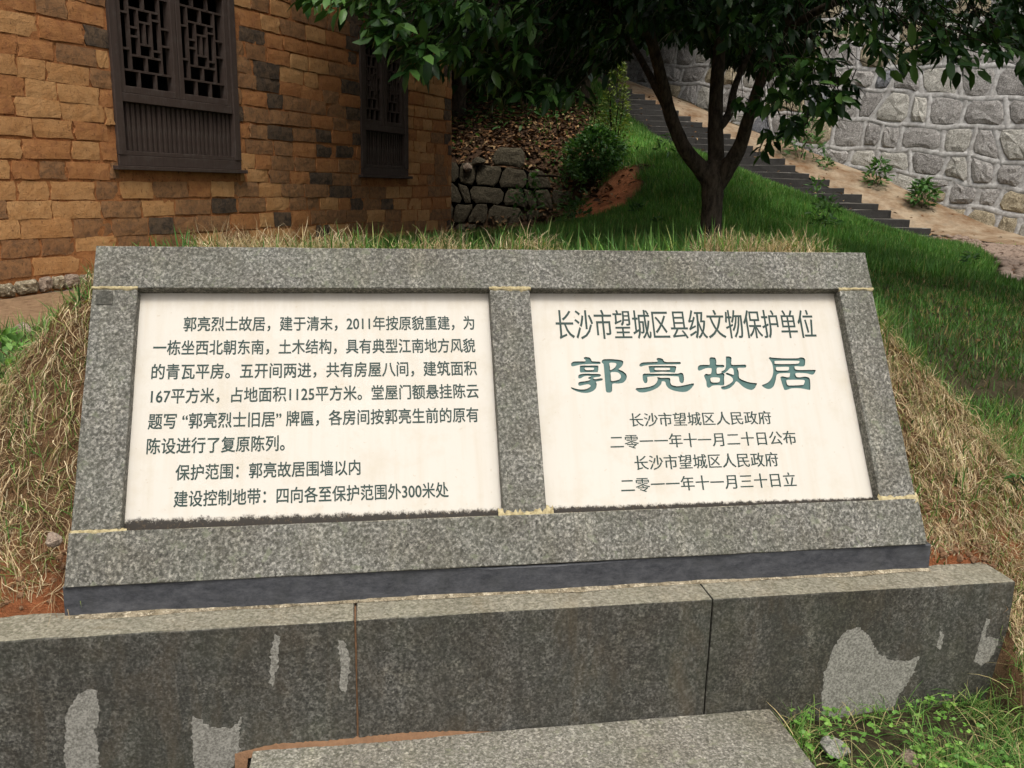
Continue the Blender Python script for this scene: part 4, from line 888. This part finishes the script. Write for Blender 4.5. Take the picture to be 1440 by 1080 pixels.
# ------------------------------------------------------------------ leaves
def leaves_mesh(name, P, D, L, Wd, col, mat, parent=None, fold=.25, curl=.15, up=None):
    n = len(P); D = D / np.linalg.norm(D, axis=1, keepdims=True)
    upn = np.tile([0, 0, 1.], (n, 1)) + R.normal(0, .45, (n, 3)) if up is None else up
    Sd = np.cross(D, upn); Sd /= np.linalg.norm(Sd, axis=1, keepdims=True) + 1e-9; Nn = np.cross(Sd, D)
    L = L[:, None]; Wd = Wd[:, None]
    pts = [P, P + D * L * .3 - Sd * Wd * .42 + Nn * Wd * fold * .5, P + D * L * .3 + Sd * Wd * .42 + Nn * Wd * fold * .5, P + D * L * .35,
           P + D * L * .68 - Sd * Wd * .40 + Nn * (Wd * fold * .4 - L * curl * .3), P + D * L * .68 + Sd * Wd * .40 + Nn * (Wd * fold * .4 - L * curl * .3), P + D * L * .7 - Nn * L * curl * .4, P + D * L - Nn * L * curl]
    V = np.stack(pts, 1).reshape(-1, 3); T = np.array([(0, 3, 1), (0, 2, 3), (1, 3, 6), (1, 6, 4), (3, 2, 5), (3, 5, 6), (4, 6, 7), (6, 5, 7)])
    F = ((np.arange(n) * 8)[:, None, None] + T[None]).reshape(-1, 3)
    return np_mesh(name, V, F, 3, mat, parent, np.repeat(col, 8, 0), smooth=False), V
def tube(path, rad, seg=8, rough=.0):
    V = []; Fc = []; path = [np.array(p, float) for p in path]
    for i, p in enumerate(path):
        d = path[min(i + 1, len(path) - 1)] - path[max(i - 1, 0)]; d /= np.linalg.norm(d) + 1e-9
        a = np.cross(d, [0.3, 1, .1]); a /= np.linalg.norm(a) + 1e-9; b_ = np.cross(d, a)
        for k in range(seg): th = 6.283 * k / seg; V.append(p + (a * math.cos(th) + b_ * math.sin(th)) * rad[i] * (1 + random.uniform(-rough, rough)))
    for i in range(len(path) - 1):
        for k in range(seg): Fc.append((i * seg + k, i * seg + (k + 1) % seg, (i + 1) * seg + (k + 1) % seg, (i + 1) * seg + k))
    Fc.append(tuple(range(seg))[::-1]); Fc.append(tuple((len(path) - 1) * seg + k for k in range(seg)))
    return V, Fc
def smooth_path(P, R_, k=5):
    P = [np.array(p, float) for p in P]; o = []; r = []
    for i in range(len(P) - 1):
        a = P[max(i - 1, 0)]; b_ = P[i]; c_ = P[i + 1]; d = P[min(i + 2, len(P) - 1)]
        for j in range(k):
            t = j / k; o.append(.5 * (2 * b_ + (c_ - a) * t + (2 * a - 5 * b_ + 4 * c_ - d) * t * t + (3 * b_ - a - 3 * c_ + d) * t ** 3)); r.append(R_[i] * (1 - t) + R_[i + 1] * t)
    return o + [P[-1]], r + [R_[-1]]
# the garden tree
TB = np.array([1.45, 6.5, 1.0]); tree = empty('garden_tree', TB); tag(tree, 'broadleaf evergreen tree with a forked dark trunk behind the plaque', 'tree')
def limb(name, px, rad, seg=12):
    P = [atY(x, y, Y) - TB for x, y, Y in px]; p, r = smooth_path(P, rad); V, Fc = tube(p, r, seg, .05); return py_mesh(name, V, Fc, M['bark'], tree, True)
limb('trunk', [(996, 372, 6.5), (998, 345, 6.5), (1000, 310, 6.5), (1002, 275, 6.5), (1003, 250, 6.5), (1006, 228, 6.52)], [.105, .088, .074, .078, .092, .065], 14)
limb('branch', [(1000, 262, 6.5), (988, 240, 6.48), (962, 208, 6.42), (943, 162, 6.4), (930, 110, 6.35), (912, 40, 6.3), (890, -60, 6.2), (850, -170, 6.0)], [.06, .063, .052, .046, .042, .036, .03, .02])
limb('branch', [(1005, 262, 6.5), (1007, 225, 6.52), (1006, 167, 6.55), (1009, 100, 6.6), (1015, 30, 6.7), (1020, -80, 6.9), (1030, -260, 7.0)], [.07, .062, .052, .048, .042, .035, .02])
limb('branch', [(1008, 262, 6.5), (1022, 238, 6.45), (1040, 207, 6.4), (1053, 165, 6.3), (1068, 118, 6.2), (1095, 50, 6.0), (1150, -40, 5.8), (1230, -160, 5.6)], [.06, .06, .05, .042, .036, .03, .024, .015])
limb('branch', [(1010, 180, 6.52), (1025, 160, 6.6), (1034, 120, 6.8), (1060, 60, 7.2), (1100, -40, 7.6)], [.035, .03, .026, .02, .015], 8)
limb('branch', [(942, 160, 6.4), (925, 128, 6.5), (905, 90, 6.8), (870, 30, 7.3), (820, -60, 7.8)], [.03, .028, .024, .02, .014], 8)
limb('branch', [(915, 50, 6.3), (860, 10, 5.8), (780, -30, 5.3), (700, -50, 4.9), (600, -40, 4.6), (520, -20, 4.4)], [.034, .03, .024, .018, .013, .008], 8)
limb('branch', [(1095, 50, 6.0), (1160, 10, 5.6), (1250, -20, 5.3), (1340, -20, 5.1), (1460, -20, 5.0)], [.028, .024, .018, .013, .008], 8)
LC = [(.012, .034, .010), (.018, .05, .012), (.028, .075, .016), (.06, .13, .028)]
sp = []      # sprays: (position, axis, size, brightness)
TX, TY = 1.45, 6.5
def crown_bottom(x, y):
    r = np.hypot(x - TX, (y - TY)); return 2.62 - .085 * r * r + .16 * vnoise(x, y, 1.6, 31) * 2 + .10 * vnoise(x, y, 4.5, 33)
n = 120000; x = R.uniform(-2.4, 6.2, n); y = R.uniform(3.6, 10.8, n); z = R.uniform(1.8, 5.9, n)
e = ((x - 1.7) / 4.1) ** 2 + ((y - 7.0) / 3.5) ** 2 + (np.maximum(z - 2.6, 0) / 3.2) ** 2
dn = vnoise(x + z * .7, y - z * .5, 1.3, 41) + .5 * vnoise(x - z, y + z, 3.1, 43)
ok = (e < 1) & (x > -1.5 + .5 * vnoise(y, z, 1.5, 3)) & (z > crown_bottom(x, y)) & (dn > -.22 + .22 * (x > 2.6)) & (R.random(n) < np.where(z < crown_bottom(x, y) + .9, 1, .45))
px_, py_, _ = project(np.stack([x, y, z], -1))
# keep the lower outline where the photograph has it
lim = np.interp(px_, [300, 430, 500, 540, 600, 650, 720, 800, 850, 900, 960, 1060, 1110, 1200, 1240, 1330, 1440, 1600], [-200, -200, -60, 5, 45, 80, 125, 125, 95, 55, 40, 90, 110, 25, 35, 55, 60, 60])
ok &= py_ < lim + 18 * vnoise(px_, py_ * 0, .03, 3) * 2
ok &= ~((py_ > -60) & (y < 4.5))
ok &= ~((px_ > 1230) & (R.random(n) < .35)) & ~((px_ > 1195) & (dn < .08) & (R.random(n) < .8)) & ~((px_ > 1140) & (px_ < 1245) & (py_ > -10) & (R.random(n) < .85))
C0 = np.stack([x, y, z], -1)[ok]
if len(C0) > 17000: C0 = C0[R.choice(len(C0), 17000, replace=False)]
man = []       # hand-measured drooping sprays along the rim of the crown
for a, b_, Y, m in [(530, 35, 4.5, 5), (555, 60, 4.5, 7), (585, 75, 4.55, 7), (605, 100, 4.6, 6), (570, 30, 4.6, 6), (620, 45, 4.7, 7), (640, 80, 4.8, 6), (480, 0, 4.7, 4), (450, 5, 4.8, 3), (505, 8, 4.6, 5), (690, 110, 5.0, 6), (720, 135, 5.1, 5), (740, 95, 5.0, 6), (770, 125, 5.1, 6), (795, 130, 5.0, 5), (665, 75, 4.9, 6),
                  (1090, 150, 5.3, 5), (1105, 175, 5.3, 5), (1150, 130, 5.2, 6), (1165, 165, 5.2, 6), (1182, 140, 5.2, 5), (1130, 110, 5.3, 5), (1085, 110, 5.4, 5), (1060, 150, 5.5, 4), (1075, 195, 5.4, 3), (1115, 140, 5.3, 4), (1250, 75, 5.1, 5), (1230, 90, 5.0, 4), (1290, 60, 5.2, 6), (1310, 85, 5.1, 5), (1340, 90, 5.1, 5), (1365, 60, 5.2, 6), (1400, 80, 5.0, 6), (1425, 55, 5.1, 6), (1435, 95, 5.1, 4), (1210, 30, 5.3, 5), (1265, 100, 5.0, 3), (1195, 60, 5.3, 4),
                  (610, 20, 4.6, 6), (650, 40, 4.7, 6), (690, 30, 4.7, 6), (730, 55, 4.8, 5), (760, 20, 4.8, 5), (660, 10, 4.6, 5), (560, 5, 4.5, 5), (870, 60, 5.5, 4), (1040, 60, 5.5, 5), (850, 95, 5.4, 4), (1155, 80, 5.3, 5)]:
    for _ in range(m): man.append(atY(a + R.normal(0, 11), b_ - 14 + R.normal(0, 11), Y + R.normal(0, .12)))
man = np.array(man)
def sprays(C, nl, size, seed_front):
    m = len(C); ax = C - np.array([TX, TY, 2.6]); ax[:, 2] *= .3; ax /= np.linalg.norm(ax, axis=1, keepdims=True) + 1e-6; ax = ax + R.normal(0, .5, (m, 3)) + np.array([0, 0, -.25]); ax /= np.linalg.norm(ax, axis=1, keepdims=True)
    P = []; D = []; L = []; K = []
    for j in range(nl):
        a = 2.4 * j + R.uniform(0, .8, m); t = np.cross(ax, [0, 0, 1.]); t /= np.linalg.norm(t, axis=1, keepdims=True) + 1e-9; b2 = np.cross(ax, t)
        rad = t * np.cos(a)[:, None] + b2 * np.sin(a)[:, None]
        d = rad * R.uniform(.6, 1.1, m)[:, None] + ax * R.uniform(.2, .9, m)[:, None] + np.array([0, 0, -.45])
        P.append(C + ax * (.09 * j / nl * size) + rad * .008); D.append(d); L.append(R.uniform(.055, .11, m) * size); K.append(np.arange(m))
    return np.concatenate(P), np.concatenate(D), np.concatenate(L), ax
Pm, Dm, Lm, axm = sprays(C0, 7, 1., 0)
cm = colmix(len(Pm), LC, [5, 4, 2, .6], .2)
o, _ = leaves_mesh('crown', Pm - TB, Dm, Lm, Lm * R.uniform(.34, .46, len(Lm)), cm, M['leaf'], tree); o['kind'] = 'stuff'
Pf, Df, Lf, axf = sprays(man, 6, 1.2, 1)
cf_ = colmix(len(Pf), LC + [(.085, .17, .04)], [1, 3, 4, 4, 2], .2)  # rim sprays get brighter greens: sunlight put into the leaf colour
pr = project(Pf); vis = (pr[0] > 0) & (pr[0] < 1440) & (pr[1] > 0); key = np.where(vis, Lf / pr[2], 0); order = np.argsort(-key)
sel = order[:300]; rest = order[300:]
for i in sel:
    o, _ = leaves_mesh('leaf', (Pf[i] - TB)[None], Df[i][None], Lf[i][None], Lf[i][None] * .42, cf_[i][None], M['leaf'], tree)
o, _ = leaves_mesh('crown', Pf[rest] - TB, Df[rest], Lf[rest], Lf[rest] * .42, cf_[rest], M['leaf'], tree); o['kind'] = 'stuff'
V = []; Fc = []
allc = np.concatenate([man, C0[::24]])
for c in allc:
    a = axf[0] * 0; d = np.array([TX, TY, 2.9]) - c; d = d / (np.linalg.norm(d) + 1e-6); e_ = c + d * random.uniform(.12, .28) + np.array([0, 0, .12]) + R.normal(0, .05, 3)
    v_, f_ = tube([c - TB - d * .06, (c + e_) / 2 - TB + R.normal(0, .015, 3), e_ - TB], [.0015, .0022, .0035], 4); o_ = len(V); V += v_; Fc += [tuple(k + o_ for k in f) for f in f_]
py_mesh('twigs', V, Fc, M['twig'], tree, True)['kind'] = 'stuff'
# ------------------------------------------------------------------ shrubs and weeds
def shrub(name, base, h, r, n, Ls, cols, wts, label, cat='shrub', stems=6, cone=0., group=None):
    base = np.array(base, float); e = empty(name, base); tag(e, label, cat, group)
    V = []; Fc = []
    for k in range(stems):
        a = 6.28 * k / stems + random.random(); q_ = np.array([math.cos(a) * r * .6, math.sin(a) * r * .6, h * random.uniform(.6, .95)])
        v_, f_ = tube([(0, 0, -.05), q_ * .5 + R.normal(0, .02, 3), q_], [.008 * h, .006 * h, .002], 5); o_ = len(V); V += v_; Fc += [tuple(x + o_ for x in f) for f in f_]
    py_mesh('stems', V, Fc, M['twig'], e, True)
    t = R.random(n) ** .8; a = R.uniform(0, 6.28, n); rad = r * np.sqrt(R.random(n)) * (np.sin(np.pi * (t * .8 + .15)) * (1 - cone) + cone * (1 - t)) * (1 + .5 * vnoise(a * 2, t * 5, 1.0, 5))
    P = np.stack([rad * np.cos(a), rad * np.sin(a), t * h], -1); D = np.stack([np.cos(a), np.sin(a), R.uniform(-.5, .9, n)], -1) + R.normal(0, .4, (n, 3))
    leaves_mesh('foliage', P, D, R.uniform(.6, 1.2, n) * Ls, R.uniform(.3, .45, n) * Ls, colmix(n, cols, wts, .2), M['weed'], e)
gz = lambda x, y: float(hz(np.array([x]), np.array([y]))[0])
WG = [(.03, .08, .02), (.05, .13, .03), (.09, .18, .05)]; YG = [(.12, .17, .03), (.18, .22, .05), (.08, .13, .03)]
shrub('round_shrub', (.98, 11.2, gz(.98, 11.2)), .62, .42, 2600, .075, WG, [3, 4, 2], 'bushy dark green shrub on the shaded slope above the bare soil')
shrub('slender_shrub', (1.22, 11.35, gz(1.22, 11.35) + .1), 1.25, .26, 1500, .055, YG, [3, 4, 2], 'slender yellow-green sapling rising out of the round shrub', 'sapling', 4, .6)
def weed(px, py, D, h, n, Ls, label, cols=WG, wts=(1, 3, 4), r=None, grp=None, name='weed'):
    p = atY(px, py, D); shrub(name, p, h, r or h * .5, n, Ls, cols, wts, label, 'weed', 3, .2, grp)
weed(1232, 262, 15.6, .45, 160, .13, 'leafy weed growing at the wall foot beside a pale stone'); weed(1296, 290, 14.9, .42, 200, .15, 'broad weed at the wall foot nearest the right edge')
weed(1160, 238, 16.2, .2, 60, .10, 'tiny weed at the wall foot under the hanging leaves'); weed(1125, 228, 16.6, .9, 320, .13, 'tall weeds at the wall foot behind the hanging leaves')
weed(1146, 292, 12.3, .4, 50, .10, 'single sprig standing among the grass beside the stairs', r=.12); weed(803, 300, 9.6, .55, 130, .07, 'thin sapling in front of the orange bare soil', r=.2, name='sapling')
weed(742, 305, 10.6, .5, 90, .11, 'round-leaved creeper at the end of the dry stone wall', r=.2); weed(897, 308, 8.8, .16, 60, .07, 'low leafy weed on the grass left of the trunk')
weed(812, 325, 8.8, .3, 110, .07, 'small bushy weed below the orange bare soil'); weed(940, 215, 10.8, .22, 60, .08, 'sprout on the grass slope left of the trunk', r=.16); weed(925, 322, 7.6, .1, 30, .06, 'tiny weed close to the trunk foot')
weed(1160, 320, 8.2, .28, 110, .07, 'weed clump in the grass right of the trunk'); weed(1365, 372, 7.0, .09, 26, .07, 'flat weed in the lawn near the pebble path')
weed(8, 520, 3.0, .13, 120, .06, 'bright green fern-like weed at the left edge of the picture', [(.10, .22, .05), (.16, .30, .07)], (1, 1), .14); weed(1430, 690, 2.35, .05, 26, .03, 'small sprout in the straw at the right edge')
# clover at the right foot
x, y = by_uv(1.88, 2.40, -.62, -.14)(420); z = hz(x, y); k = R.random(len(x)) < np.clip(.6 + 1.6 * vnoise(x, y, 8, 17), 0, 1); x, y, z = x[k], y[k], z[k]; hh = R.uniform(.03, .075, len(x))
P = np.stack([x, y, z + hh], -1); a = R.uniform(0, 6.28, len(x)); PP = []; DD = []
for j in range(3): PP.append(P); DD.append(np.stack([np.cos(a + 2.09 * j), np.sin(a + 2.09 * j), np.full(len(x), .15)], -1))
PP = np.concatenate(PP); DD = np.concatenate(DD); c = colmix(len(x), [(.14, .30, .05), (.20, .36, .07), (.10, .22, .04)], [3, 3, 2], .15)
o, _ = leaves_mesh('clover', PP, DD, np.full(len(PP), .012), np.full(len(PP), .012), np.concatenate([c] * 3), M['weed'], fold=.1, curl=.1)
tag(o, 'bright clover leaves between the grass at the right foot of the plinth', 'clover', kind='stuff')
# fallen leaves
def litter(n, area, L, label, dens, cols, wts):
    x, y = scatter(n, *area); k = R.random(n) < dens(x, y); x, y = x[k], y[k]; zz = hz(x, y); i_ = (y - 14) / .234; zz = np.where((y > 13.8) & (x > 6.56 - .197 * i_ - 1.7) & (x < 6.6 - .197 * i_), .98 + .12 * np.floor(i_ + .3) + .02, zz); P = np.stack([x, y, zz + .012 + R.random(len(x)) * .02], -1); k = frustum(P); P = P[k]; m = len(P)
    a = R.uniform(0, 6.28, m); D = np.stack([np.cos(a), np.sin(a), R.normal(0, .25, m)], -1)
    o, _ = leaves_mesh('fallen_leaves', P, D, R.uniform(.6, 1.3, m) * L, R.uniform(.35, .6, m) * L, colmix(m, cols, wts, .25), M['litter'], fold=.4, curl=.3); tag(o, label, 'fallen leaves', kind='stuff')
LB = [(.16, .08, .035), (.10, .055, .025), (.26, .17, .085), (.06, .035, .02)]
litter(14000, (-1.6, 1.6, 9.8, 14.5), .09, 'brown fallen leaves covering the shaded hillside', lambda x, y: zones(x, y)[1] * .7 * (1 - zones(x, y)[0]) + zones(x, y)[0] * .10, LB, [3, 3, 2, 3])
x, y = scatter(5200, -1.6, 1.7, 9.9, 14.5); k = (R.random(len(x)) < .25 + 1.4 * vnoise(x, y, 1.5, 51)) & (zones(x, y)[0] < .3) & ((x < 1.3) | (y > 11)) & ((y > 11.1) | (x > .5)); x, y = x[k], y[k]
a = R.uniform(0, 6.28, len(x)); P = np.stack([x, y, hz(x, y) + R.uniform(.02, .16, len(x))], -1)
o, _ = leaves_mesh('undergrowth', P, np.stack([np.cos(a), np.sin(a), R.normal(.2, .4, len(x))], -1), R.uniform(.05, .13, len(x)), R.uniform(.02, .05, len(x)), colmix(len(x), WG, [3, 3, 1], .25), M['weed'])
tag(o, 'low green undergrowth among the fallen leaves on the hillside', 'undergrowth', kind='stuff')
litter(500, (1.2, 6, 4, 12.5), .06, 'scattered yellow and brown leaves on the lawn', lambda x, y: .5 + 0 * x, LB + [(.5, .4, .15)], [2, 2, 3, 1, 1])
litter(900, (2.0, 9.5, 11.5, 21), .07, 'brown leaves lying on the stairs and the strip beside the boulder wall', lambda x, y: ((x - 7.48) * -KN[0] + (y - 14.8) * -KN[1] > -3.0) * .9, LB, [3, 2, 3, 1])
# soil clods in the bare places of the bank
x, y = by_uv(2.4, 2.62, .0, .16)(130); 
def clods(xs, ys, smin_, smax_, label, mat):
    V = []; Fc = []
    for a, b_ in zip(xs, ys):
        me = pm[random.randrange(5)]; s_ = random.uniform(smin_, smax_); th = random.uniform(0, 6); z = gz(a, b_); o_ = len(V)
        V += [((v_.co.x * math.cos(th) - v_.co.y * math.sin(th)) * s_ + a, (v_.co.x * math.sin(th) + v_.co.y * math.cos(th)) * s_ + b_, v_.co.z * s_ * 1.4 + z + .004) for v_ in me.vertices]; Fc += [tuple(k_ + o_ for k_ in p.vertices) for p in me.polygons]
    tag(py_mesh('soil_clods', V, Fc, mat), label, 'soil', kind='stuff')
clods(x, y, .08, .3, 'crumbled reddish soil on the bank at the right end of the plinth', M['rust'])
x, y = by_uv(-.25, -.02, .03, .12)(40); clods(x, y, .08, .22, 'crumbled reddish soil on the bank at the left end of the plaque', M['rust'])
# loose stones
def rock_obj(name, px, py, z, s, label, mat, seed):
    rr = random.Random(seed); bm = bmesh.new(); bmesh.ops.create_icosphere(bm, subdivisions=2, radius=1)
    pl_ = [(Vector((rr.uniform(-1, 1), rr.uniform(-1, 1), rr.uniform(-.2, 1))).normalized(), rr.uniform(.5, .8)) for _ in range(9)]
    for v_ in bm.verts:
        for nn, d in pl_:
            e = v_.co.dot(nn) - d
            if e > 0: v_.co -= nn * e
        v_.co = Vector((v_.co.x * s[0], v_.co.y * s[1], v_.co.z * s[2]))
    me = bpy.data.meshes.new(name); bm.to_mesh(me); bm.free(); o = link(name, me, mat); P = atZ(px, py, z); o.location = P; o.rotation_euler = (rr.uniform(-.2, .2), rr.uniform(-.2, .2), rr.uniform(0, 3)); tag(o, label, 'stone'); return o
rock_obj('loose_stone', 1178, 1052, .055, (.052, .042, .022), 'pale grey flat stone chip in the clover beside the step', M['pale'], 1)
rock_obj('loose_stone', 1278, 1066, .06, (.040, .034, .024), 'brownish stone fragment in the grass at the bottom right', M['rk_rubble'], 2)
rock_obj('loose_stone', 75, 758, .62, (.022, .02, .022), 'small rounded pinkish stone in the straw left of the plaque', M['rk_rubble'], 3)
rock_obj('loose_stone', 30, 466, .80, (.10, .06, .05), 'brown stone on the earth path at the far left', M['rk_rubble'], 4)
rock_obj('fieldstone', 657, 235, 1.76, (.07, .07, .06), 'round orange-brown stone on top of the dry stone wall', M['rk_rubble'], 5).location = atY(657, 235, 11.0)
rock_obj('fieldstone', 672, 226, 1.8, (.12, .08, .06), 'mossy stone on top of the dry stone wall', M['rk_olive'], 6).location = atY(672, 226, 11.05)
# fallen branch over the litter
P0 = atY(752, 247, 10.9); P1 = atY(800, 250, 10.7); V, Fc = tube([P0, (P0 + P1) / 2 + [0, 0, .01], P1], [.012, .014, .010], 6); tag(py_mesh('fallen_branch', V, Fc, M['twig'], None, True), 'thin fallen branch lying across the leaf litter', 'branch')
# ------------------------------------------------------------------ trees on the hill behind
for i, (x, y, h, r, lb) in enumerate([(-.9, 12.9, 4.6, 1.9, 'low dark tree overhanging the dry stone wall'), (.9, 13.6, 4.8, 1.7, 'low dark tree behind the slender sapling'), (-2.6, 14.0, 5.5, 2.4, 'dark tree on the hill behind the house corner'), (.2, 15.2, 5.0, 2.3, 'dense dark tree above the dry stone wall'), (-.8, 19.0, 6.5, 3.2, 'large shadowy tree on the upper hill'), (2.0, 19.6, 6.0, 2.4, 'dark tree beside the top of the stairs'),
                                (3.2, 25.0, 8.5, 3.6, 'tall dark tree beyond the stairs'), (-4.5, 21, 8, 4, 'broad shadowy tree hidden mostly by the house'), (1.0, 27.0, 9.0, 4.2, 'farthest dark tree on the hilltop'), (7.5, 30, 8, 4, 'dark tree over the upper end of the boulder wall')]):
    gb = gz(x, y); e = empty('hill_tree', (x, y, gb)); tag(e, lb, 'tree', 'trees on the hill behind')
    V, Fc = tube([(0, 0, -.3), (.1, 0, h * .35), (-.1, .1, h * .75)], [.16, .12, .05], 8, .06); py_mesh('trunk', V, Fc, M['bark'], e, True)
    n = int(5200 * r / 2.4); a = R.normal(0, 1, (n, 3)); a /= np.linalg.norm(a, axis=1, keepdims=True); rr_ = R.random(n) ** .4
    P = a * rr_[:, None] * np.array([r, r, h * .42]); lump = 1 + .35 * vnoise(a[:, 0] * 2 + a[:, 2], a[:, 1] * 2, 1.6, i); P = P * lump[:, None] + np.array([0, 0, h * .52])
    P = P[P[:, 2] > .15]; m = len(P); D = R.normal(0, 1, (m, 3)) + [0, 0, -.4]
    o, _ = leaves_mesh('crown', P, D, R.uniform(.18, .36, m), R.uniform(.10, .20, m), colmix(m, LC, [5, 3, 2, .5], .2), M['leaf'], e)
